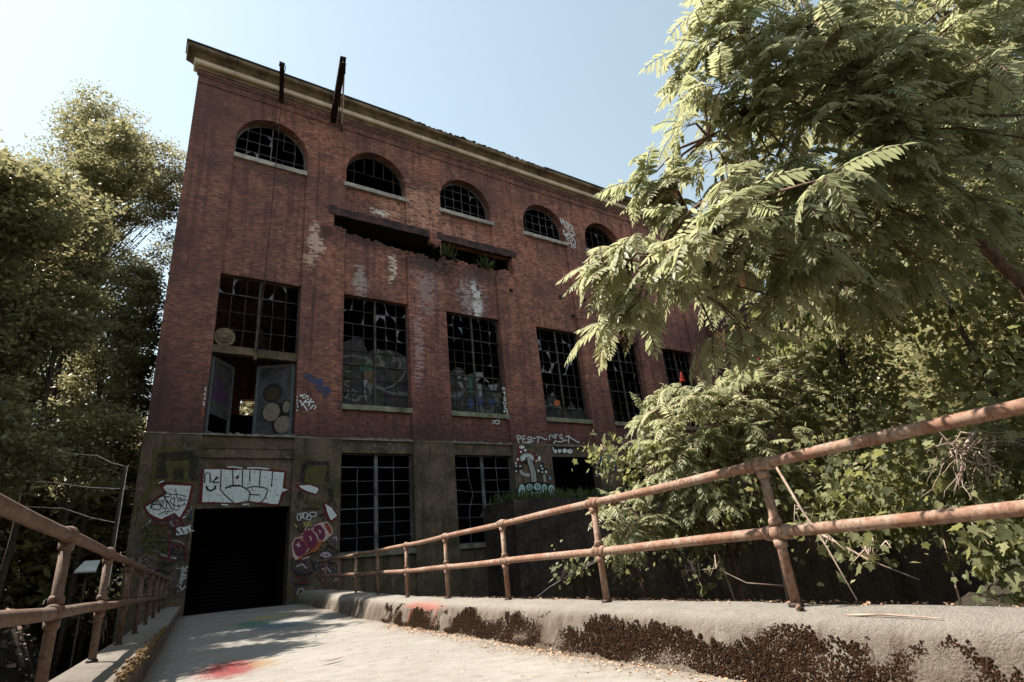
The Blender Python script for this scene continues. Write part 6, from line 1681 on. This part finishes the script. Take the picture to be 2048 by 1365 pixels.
vine("grape_vine", "dark tangle of lobed grape leaves hanging below the big sumac", (9.8, 2.8, -.6),
     [(9.9, 2.3, 6.6, 1.5, 1.3, 1.4), (9.6, 2.9, 4.9, 1.5, 1.2, 1.3), (9.0, 3.7, 4.4, .9, .9, .7), (10.4, 1.4, 5.2, 1.4, 1.2, 1.6), (10.2, 2.0, 3.2, 1.3, 1.2, 1.2), (8.6, 4.3, 3.9, .6, .6, .6), (9.3, 4.9, 2.6, .6, .5, .8), (9.6, 4.9, 4.0, .6, .5, .7), (8.1, 4.7, 4.6, .55, .5, .5), (8.2, 3.6, 5.2, .8, .8, .8), (9.4, 2.0, 8.0, 1.2, 1.0, 1.0)], 900, .14,
     [([(9.9, 2.6, -1), (9.9, 2.6, 2), (9.7, 2.7, 4.5), (9.5, 2.5, 6.5)], .05), ([(9.7, 2.7, 4.0), (9.0, 3.6, 4.6), (8.4, 4.1, 4.6)], .02), ([(10.6, 1.2, -1), (10.5, 1.4, 3), (10.2, 1.8, 6.5)], .05)])
vine("ivy_column", "pale sunlit ivy clothing a tall stump in a vertical column", (8.8, 4.1, -.8),
     [(9.15, 3.95, 3.45, .42, .45, .6), (8.75, 4.05, 2.5, .42, .42, .65), (8.6, 4.2, 1.5, .45, .42, .6), (9.2, 3.75, 2.9, .4, .4, .6)], 210, .085,
     [([(8.8, 4.1, -1), (8.75, 4.1, 1.5), (9.0, 4.0, 3.6)], .10)], clump=.10, shell=.6)
vine("bramble_shrub", "low lobed leaf bush reaching toward the building past the blue mural", (6.9, 5.4, -.8),
     [(6.55, 6.15, 2.15, .45, .5, .36), (6.1, 6.5, 2.35, .35, .35, .25), (7.3, 5.2, 1.5, .6, .6, .5), (7.8, 4.7, 1.55, .6, .5, .5), (6.9, 5.6, 1.0, .35, .4, .3)], 150, .105,
     [([(7.1, 5.3, -1), (7.0, 5.6, 1.0), (6.6, 6.1, 2.0), (6.0, 6.55, 2.4)], .018), ([(7.4, 5.0, -1), (7.5, 4.9, 1.4)], .02)], cat='shrub', clump=.12)
vine("bramble_shrub", "shady leaf bush filling the space under the top rail at the right", (7.8, 3.0, -.7),
     [(7.7, 3.7, 1.15, .65, .6, .55), (7.6, 2.7, 1.5, .75, .7, .6), (7.4, 2.2, .65, .6, .6, .45), (8.4, 2.4, 1.4, .8, .8, .9), (8.3, 3.5, 1.4, .6, .6, .6), (7.7, 1.7, 1.6, .7, .7, .8), (8.2, 1.6, .4, .9, .7, .5)], 520, .115,
     [([(7.8, 3.2, -1), (7.8, 3.0, 1.2)], .02), ([(8.2, 2.2, -1), (8.0, 2.3, 1.5)], .02)], cat='shrub', clump=.13)
vine("bramble_shrub", "sparse trailing twig with a few bright leaves just above the curb", (6.4, 5.2, -.8),
     [(6.35, 5.2, .62, .28, .3, .14), (6.15, 5.35, .45, .15, .2, .10)], 10, .105,
     [([(6.9, 4.6, .35), (6.6, 4.9, .42), (6.4, 5.15, .62), (6.2, 5.35, .62)], .012)], cat='shrub', clump=.08, per=3)
vine("bramble_shrub", "leafy young shoot crossing behind the first right railing post", (6.6, 3.6, -.8),
     [(6.35, 3.75, .95, .25, .25, .25), (6.3, 3.2, .75, .3, .3, .2)], 14, .10,
     [([(6.4, 4.0, 1.8), (6.4, 3.8, 1.2), (6.25, 3.55, .8), (5.98, 3.24, .29)], .016), ([(6.3, 3.65, .95), (6.35, 3.2, .62), (6.4, 2.82, .42)], .014)], cat='shrub', clump=.10, per=4)
vine("creeper", "dull creeper trailing over the near dark concrete wall", (10.5, 11.7, -.5),
     [(9.2, 11.75, .75, .8, .22, .35), (10.8, 11.75, .7, 1.0, .22, .65), (12.8, 11.75, 1.1, 1.2, .25, .7), (15, 11.75, 1.2, 1.3, .25, .7)], 75, .12,
     [([(9.0, 11.9, .4), (10.5, 11.85, .9), (12.5, 11.85, 1.4), (15.5, 11.85, 1.6)], .02)], clump=.13, per=5)
# dead tangle of tendrils
t0 = thing("dead_vine", "dry leafless knot of pale tendrils hanging behind the top rail", "vine", (6.85, 2.25, 1.0))
b = MB()
random.seed(21)
for k in range(46):
    p = Vector((6.85 + random.gauss(0, .08), 2.2 + random.gauss(0, .10), 1.62 + random.gauss(0, .07)))
    d = Vector((random.gauss(0, .5), random.gauss(0, .6), random.gauss(-.5, .4))); pts = [p.copy()]
    for i in range(7):
        d = (d + Vector((random.gauss(0, .35), random.gauss(0, .35), random.gauss(-.12, .3)))).normalized(); p = p + d * random.uniform(.05, .10); pts.append(p.copy())
    b.tube(pts, [.0065 * (1 - .1 * i) for i in range(len(pts))], 5)
b.tube([(7.0, 2.1, 1.75), (6.85, 2.2, 1.6), (6.8, 2.35, 1.25)], [.02, .018, .010], 6)
b.build("tendrils", M['twig'], t0, smooth=True)

# trees on the slope at the right
slope = "trees on the slope at the right edge"
tree("slope_tree", "tall dark leaved tree rising behind the sumac in the top right corner", (22.5, 3.0, 0), 20,
     [(22.0, 4.0, 17.5, 3.6, 3.6, 3.2), (24.0, 1.0, 15.0, 4, 4, 3.6), (21.5, 4.5, 12.0, 3.2, 3.0, 3.0), (24, 2, 20, 3.5, 3.5, 3)], 330, 56, .5, .17, r0=.25, group=slope)
tree("slope_tree", "dense tree low on the slope behind the grape vine", (17.5, 4.5, 0), 11,
     [(17.0, 5.5, 8.0, 2.6, 2.4, 2.6), (18.5, 3.0, 7.0, 3, 3, 3), (16.0, 4.0, 4.5, 2.4, 2.4, 2.0), (18, 7.0, 4.8, 2.6, 2.2, 2.2)], 330, 56, .45, .16, r0=.2, group=slope, bare=.2)
tree("slope_tree", "rounded bushy tree at the right edge just behind the railing shrubs", (13.5, 2.0, 0), 7,
     [(13.0, 2.0, 4.6, 2.0, 1.8, 1.8), (12.6, 3.6, 3.0, 1.6, 1.5, 1.4), (13.5, .2, 3.4, 2, 1.8, 2)], 230, 56, .38, .14, r0=.14, group=slope, bare=.2)

# ------------------------------------------------------------------ weeds, moss, litter
BT = np.array([[-.03, 0, 0], [.03, 0, 0], [.02, .6, .05], [0, 1, .22]])
n = 2600
P = np.stack([rng.uniform(15.0, 30, n), rng.uniform(22.7, 25.2, n), np.full(n, 3.6)], 1)
D = rng.normal(size=(n, 3)) * .45 + np.array([0, 0, 1.0]); Nn = rng.normal(size=(n, 3))
V = place(BT * np.array([1.6, 1, 1]), P, D, Nn, rng.uniform(.25, .75, n))
meta(leafmesh("weeds", V, [(0, 1, 2, 3)], rng.random(n), M['weed']), "rank green weeds along the terrace top under the murals", "weeds", kind='stuff')
for lab, x, z, k in (("wispy weed rooted at the left end of the open wall slot", 13.7, 18.35, 46), ("wispy weed rooted near the right end of the open wall slot", 16.3, 18.15, 50)):
    P = np.stack([rng.normal(x, .22, k), rng.normal(FY + .05, .06, k), np.full(k, z - .32)], 1)
    D = rng.normal(size=(k, 3)) * .5 + np.array([0, -.35, .8]); Nn = rng.normal(size=(k, 3))
    V = place(BT * np.array([1.2, 1, 1]), P, D, Nn, rng.uniform(.4, .95, k))
    meta(leafmesh("weed_plant", V, [(0, 1, 2, 3)], rng.random(k), M['weed']), lab, "weed", group="weeds growing from the wall")

OT = np.array([[1, 0, 0], [0, 1, 0], [-1, 0, 0], [0, -1, 0], [0, 0, 1], [0, 0, -1]], float)
OF = [(0, 1, 4), (1, 2, 4), (2, 3, 4), (3, 0, 4), (1, 0, 5), (2, 1, 5), (3, 2, 5), (0, 3, 5)]
def curb_face(s, h):
    """right curb inner face: across position for a height"""
    zz = [0.0, .03, .12, .22, .315, .375, .41, .425]; tt_ = [3.44, 3.45, 3.49, 3.53, 3.56, 3.59, 3.65, 3.74]
    return np.interp(h, zz, tt_)
pts = []
random.seed(31)
while len(pts) < 42000:
    s = 12.8 * random.random() ** 1.25 + .1; h = random.uniform(.02, .38)
    top = .32 + .20 * mnoise.fractal(Vector((s * 1.5, 2.0, 0)), 1, 2, 5) + .05 * mnoise.noise(Vector((s * 22, 5, 1)))
    low = .035 + .08 * mnoise.fractal(Vector((s * 1.1, 9.0, 3)), 1, 2, 4) + .02 * mnoise.noise(Vector((s * 20, 15, 1)))
    a = mnoise.noise(Vector((s * 14 - h * 12, h * 5, 4))) * .8 + random.gauss(0, .22) + mnoise.noise(Vector((s * 3.5 - h * 4, h * 3, 9))) * .7
    if low < h < top and a > -.50 + max(0, (h - top + .09)) * 6: pts.append((s, h))
P = np.array([br(s, float(curb_face(s, h)) - .004, h + deck_z(s)) for s, h in pts])
n = len(P)
V = place(OT, P, rand_unit(n), rand_unit(n), rng.uniform(.004, .0105, n))
meta(leafmesh("moss", V, OF, rng.random(n), M['mossdark']), "dry dark brown moss in patches on the right curb face", "moss", kind='stuff')
pts = []
while len(pts) < 2600:
    s = random.uniform(2, 14); a = mnoise.fractal(Vector((s * 2.2, 7, 0)), 1, 2, 4)
    if a > -.25: pts.append((s, random.gauss(-.505, .02), random.gauss(.345, .025)))
P = np.array([br(s, t, h) for s, t, h in pts]); n = len(P)
V = place(OT, P, rand_unit(n), rand_unit(n), rng.uniform(.008, .022, n))
meta(leafmesh("moss", V, OF, rng.random(n), simple("tan_moss", (0.10, 0.065, 0.035), 0.98, 0.05, scale=20, col2=(0.24, 0.16, 0.09))), "tan moss along the rolled lip of the left curb", "moss", kind='stuff')

CT = np.array([[-.35, 0, .0], [.3, .1, .12], [.42, .9, .0], [-.2, 1, .18]])
def litter(name, label, P, size, mat, up=1.0):
    n = len(P); D = rng.normal(size=(n, 3)); D[:, 2] *= .2
    V = place(CT, P, D, rng.normal(size=(n, 3)) * .45 + np.array([0, 0, up]), rng.uniform(.4, 1.4, n) * size)
    return meta(leafmesh(name, V, [(0, 1, 2, 3)], rng.random(n), mat), label, "litter", kind='stuff')
P = []
for i in range(1500):
    s = random.uniform(.5, 12); t = 3.43 - abs(random.gauss(0, .16)); P.append(br(s, t, deck_z(s) + .02 + .006))
for i in range(320):
    s = random.uniform(1.2, 13); t = random.uniform(-.3, 3.3); P.append(br(s, t, deck_z(s) + .03))
litter("leaf_litter", "crumbled tan leaves strewn along the foot of the right curb", np.array(P), .022, M['litter'])
P = []
for i in range(900):
    s = random.uniform(.5, 12); t = 4.36 - abs(random.gauss(0, .09)); P.append(br(s, t, deck_z(s) + .435))
litter("leaf_litter", "rusty crumbs along the back edge of the right curb top", np.array(P), .022, M['litter'])
P = []
for i in range(2600):
    x = random.uniform(-9, -1.2); y = random.uniform(12.5, 27); P.append((x, y, gl_(x, y) + random.uniform(.02, .14)))
litter("leaf_litter", "brown dead leaves covering the bank below the left trees", np.array(P), .16, M['litterdark'])
# single things lying about
def flake(name, label, cat, s, t, z, L, W, mat, rot, curl=.02, group=None):
    b = MB(); n = 6
    for sgn in (0, 1):
        for i in range(n + 1):
            f = i / n; wdt = W * math.sin(PI * (0.08 + .84 * f)); u = (f - .5) * L
            for q in (-1, 1):
                x = u * math.cos(rot) - q * wdt * math.sin(rot); y = u * math.sin(rot) + q * wdt * math.cos(rot)
                p = br(s, t, z + curl * (1 - math.cos((f - .5) * 3)) + curl * .5 * abs(q) + sgn * .004)
                b.v.append((p[0] + x, p[1] + y, p[2]))
    for sgn in (0, 1):
        o = sgn * 2 * (n + 1)
        for i in range(n): b.f.append((o + 2 * i, o + 2 * i + 1, o + 2 * i + 3, o + 2 * i + 2)); b.m.append(0)
    return meta(b.build(name, mat, origin=br(s, t, z)), label, cat, group)
flake("fallen_leaf", "pale oval leaf lying on top of the right curb", "leaf", 1.75, 3.83, .412, .13, .04, M['board'], .5, .004)
flake("fallen_leaf", "curled brown leaf at the base of the first right railing post", "leaf", 3.02, 3.85, .42, .15, .03, M['litterdark'], .7, .03)
flake("fallen_leaf", "small orange leaf on the deck near the moss at the bottom right", "leaf", 3.05, 3.05, .03, .07, .03, M['litter'], 1.1, .02)
flake("fallen_leaf", "long dark feather shaped leaf lying on the bare sunny deck", "leaf", 7.9, 1.52, .035, .34, .022, M['litterdark'], .35, .015)
b = MB()
b.tube([br(2.6, 3.72, .425), br(2.35, 3.71, .44), br(2.0, 3.70, .43)], [.008, .007, .003], 6)
meta(b.build("fallen_twig", M['twig'], origin=br(2.3, 3.7, .43)), "thin dry twig lying along the right curb top", "twig")
# tilted white board among the trees, wire fence by the pier
b = MB()
q = [Vector((-.86, 15.0, 1.58)), Vector((-.50, 15.0, 1.57)), Vector((-.47, 15.55, 1.80)), Vector((-.74, 15.55, 1.80))]
b.poly(q); b.poly([v + Vector((0, .01, -.03)) for v in reversed(q)])
for i in range(4):
    a, c = q[i], q[(i + 1) % 4]; b.poly([a, a + Vector((0, .01, -.03)), c + Vector((0, .01, -.03)), c])
pw = thing("white_board", "small tilted white board on a thin stake seen past the left railing", "board", (-.65, 15.2, .0))
b.build("panel", M['board'], pw)
b = MB(); b.tube([(-.66, 15.3, -3.2), (-.66, 15.3, 1.66)], .02, 6); b.build("stake", M['bark'], pw)
fn = thing("wire_fence", "sagging wire fence with a pale metal post against the grey pier", "fence", (-.35, 22.0, 1.0))
b = MB(); b.tube([(-.42, 22.0, .2), (-.42, 22.0, 5.0)], .05, 8); b.build("post", M['bark'], fn)
b = MB(); b.tube([(-.355, 21.97, 1.4), (-.355, 21.97, 4.95), (-.31, 21.97, 5.0)], .014, 6); b.build("conduit", M['sunlit_steel'], fn)
for z0, x1, z1 in ((4.95, -1.2, 5.3), (4.25, -2.1, 4.46), (3.20, -1.8, 3.70)):
    b = MB(); b.tube([(-.36, 21.98, z0), ((x1 - .36) / 2, 21.98, (z0 + z1) / 2 - .05), (x1, 21.98, z1), (x1 - 2, 22.3, z1 + .2)], .012, 5); b.build("wire", M['sunlit_steel'], fn)
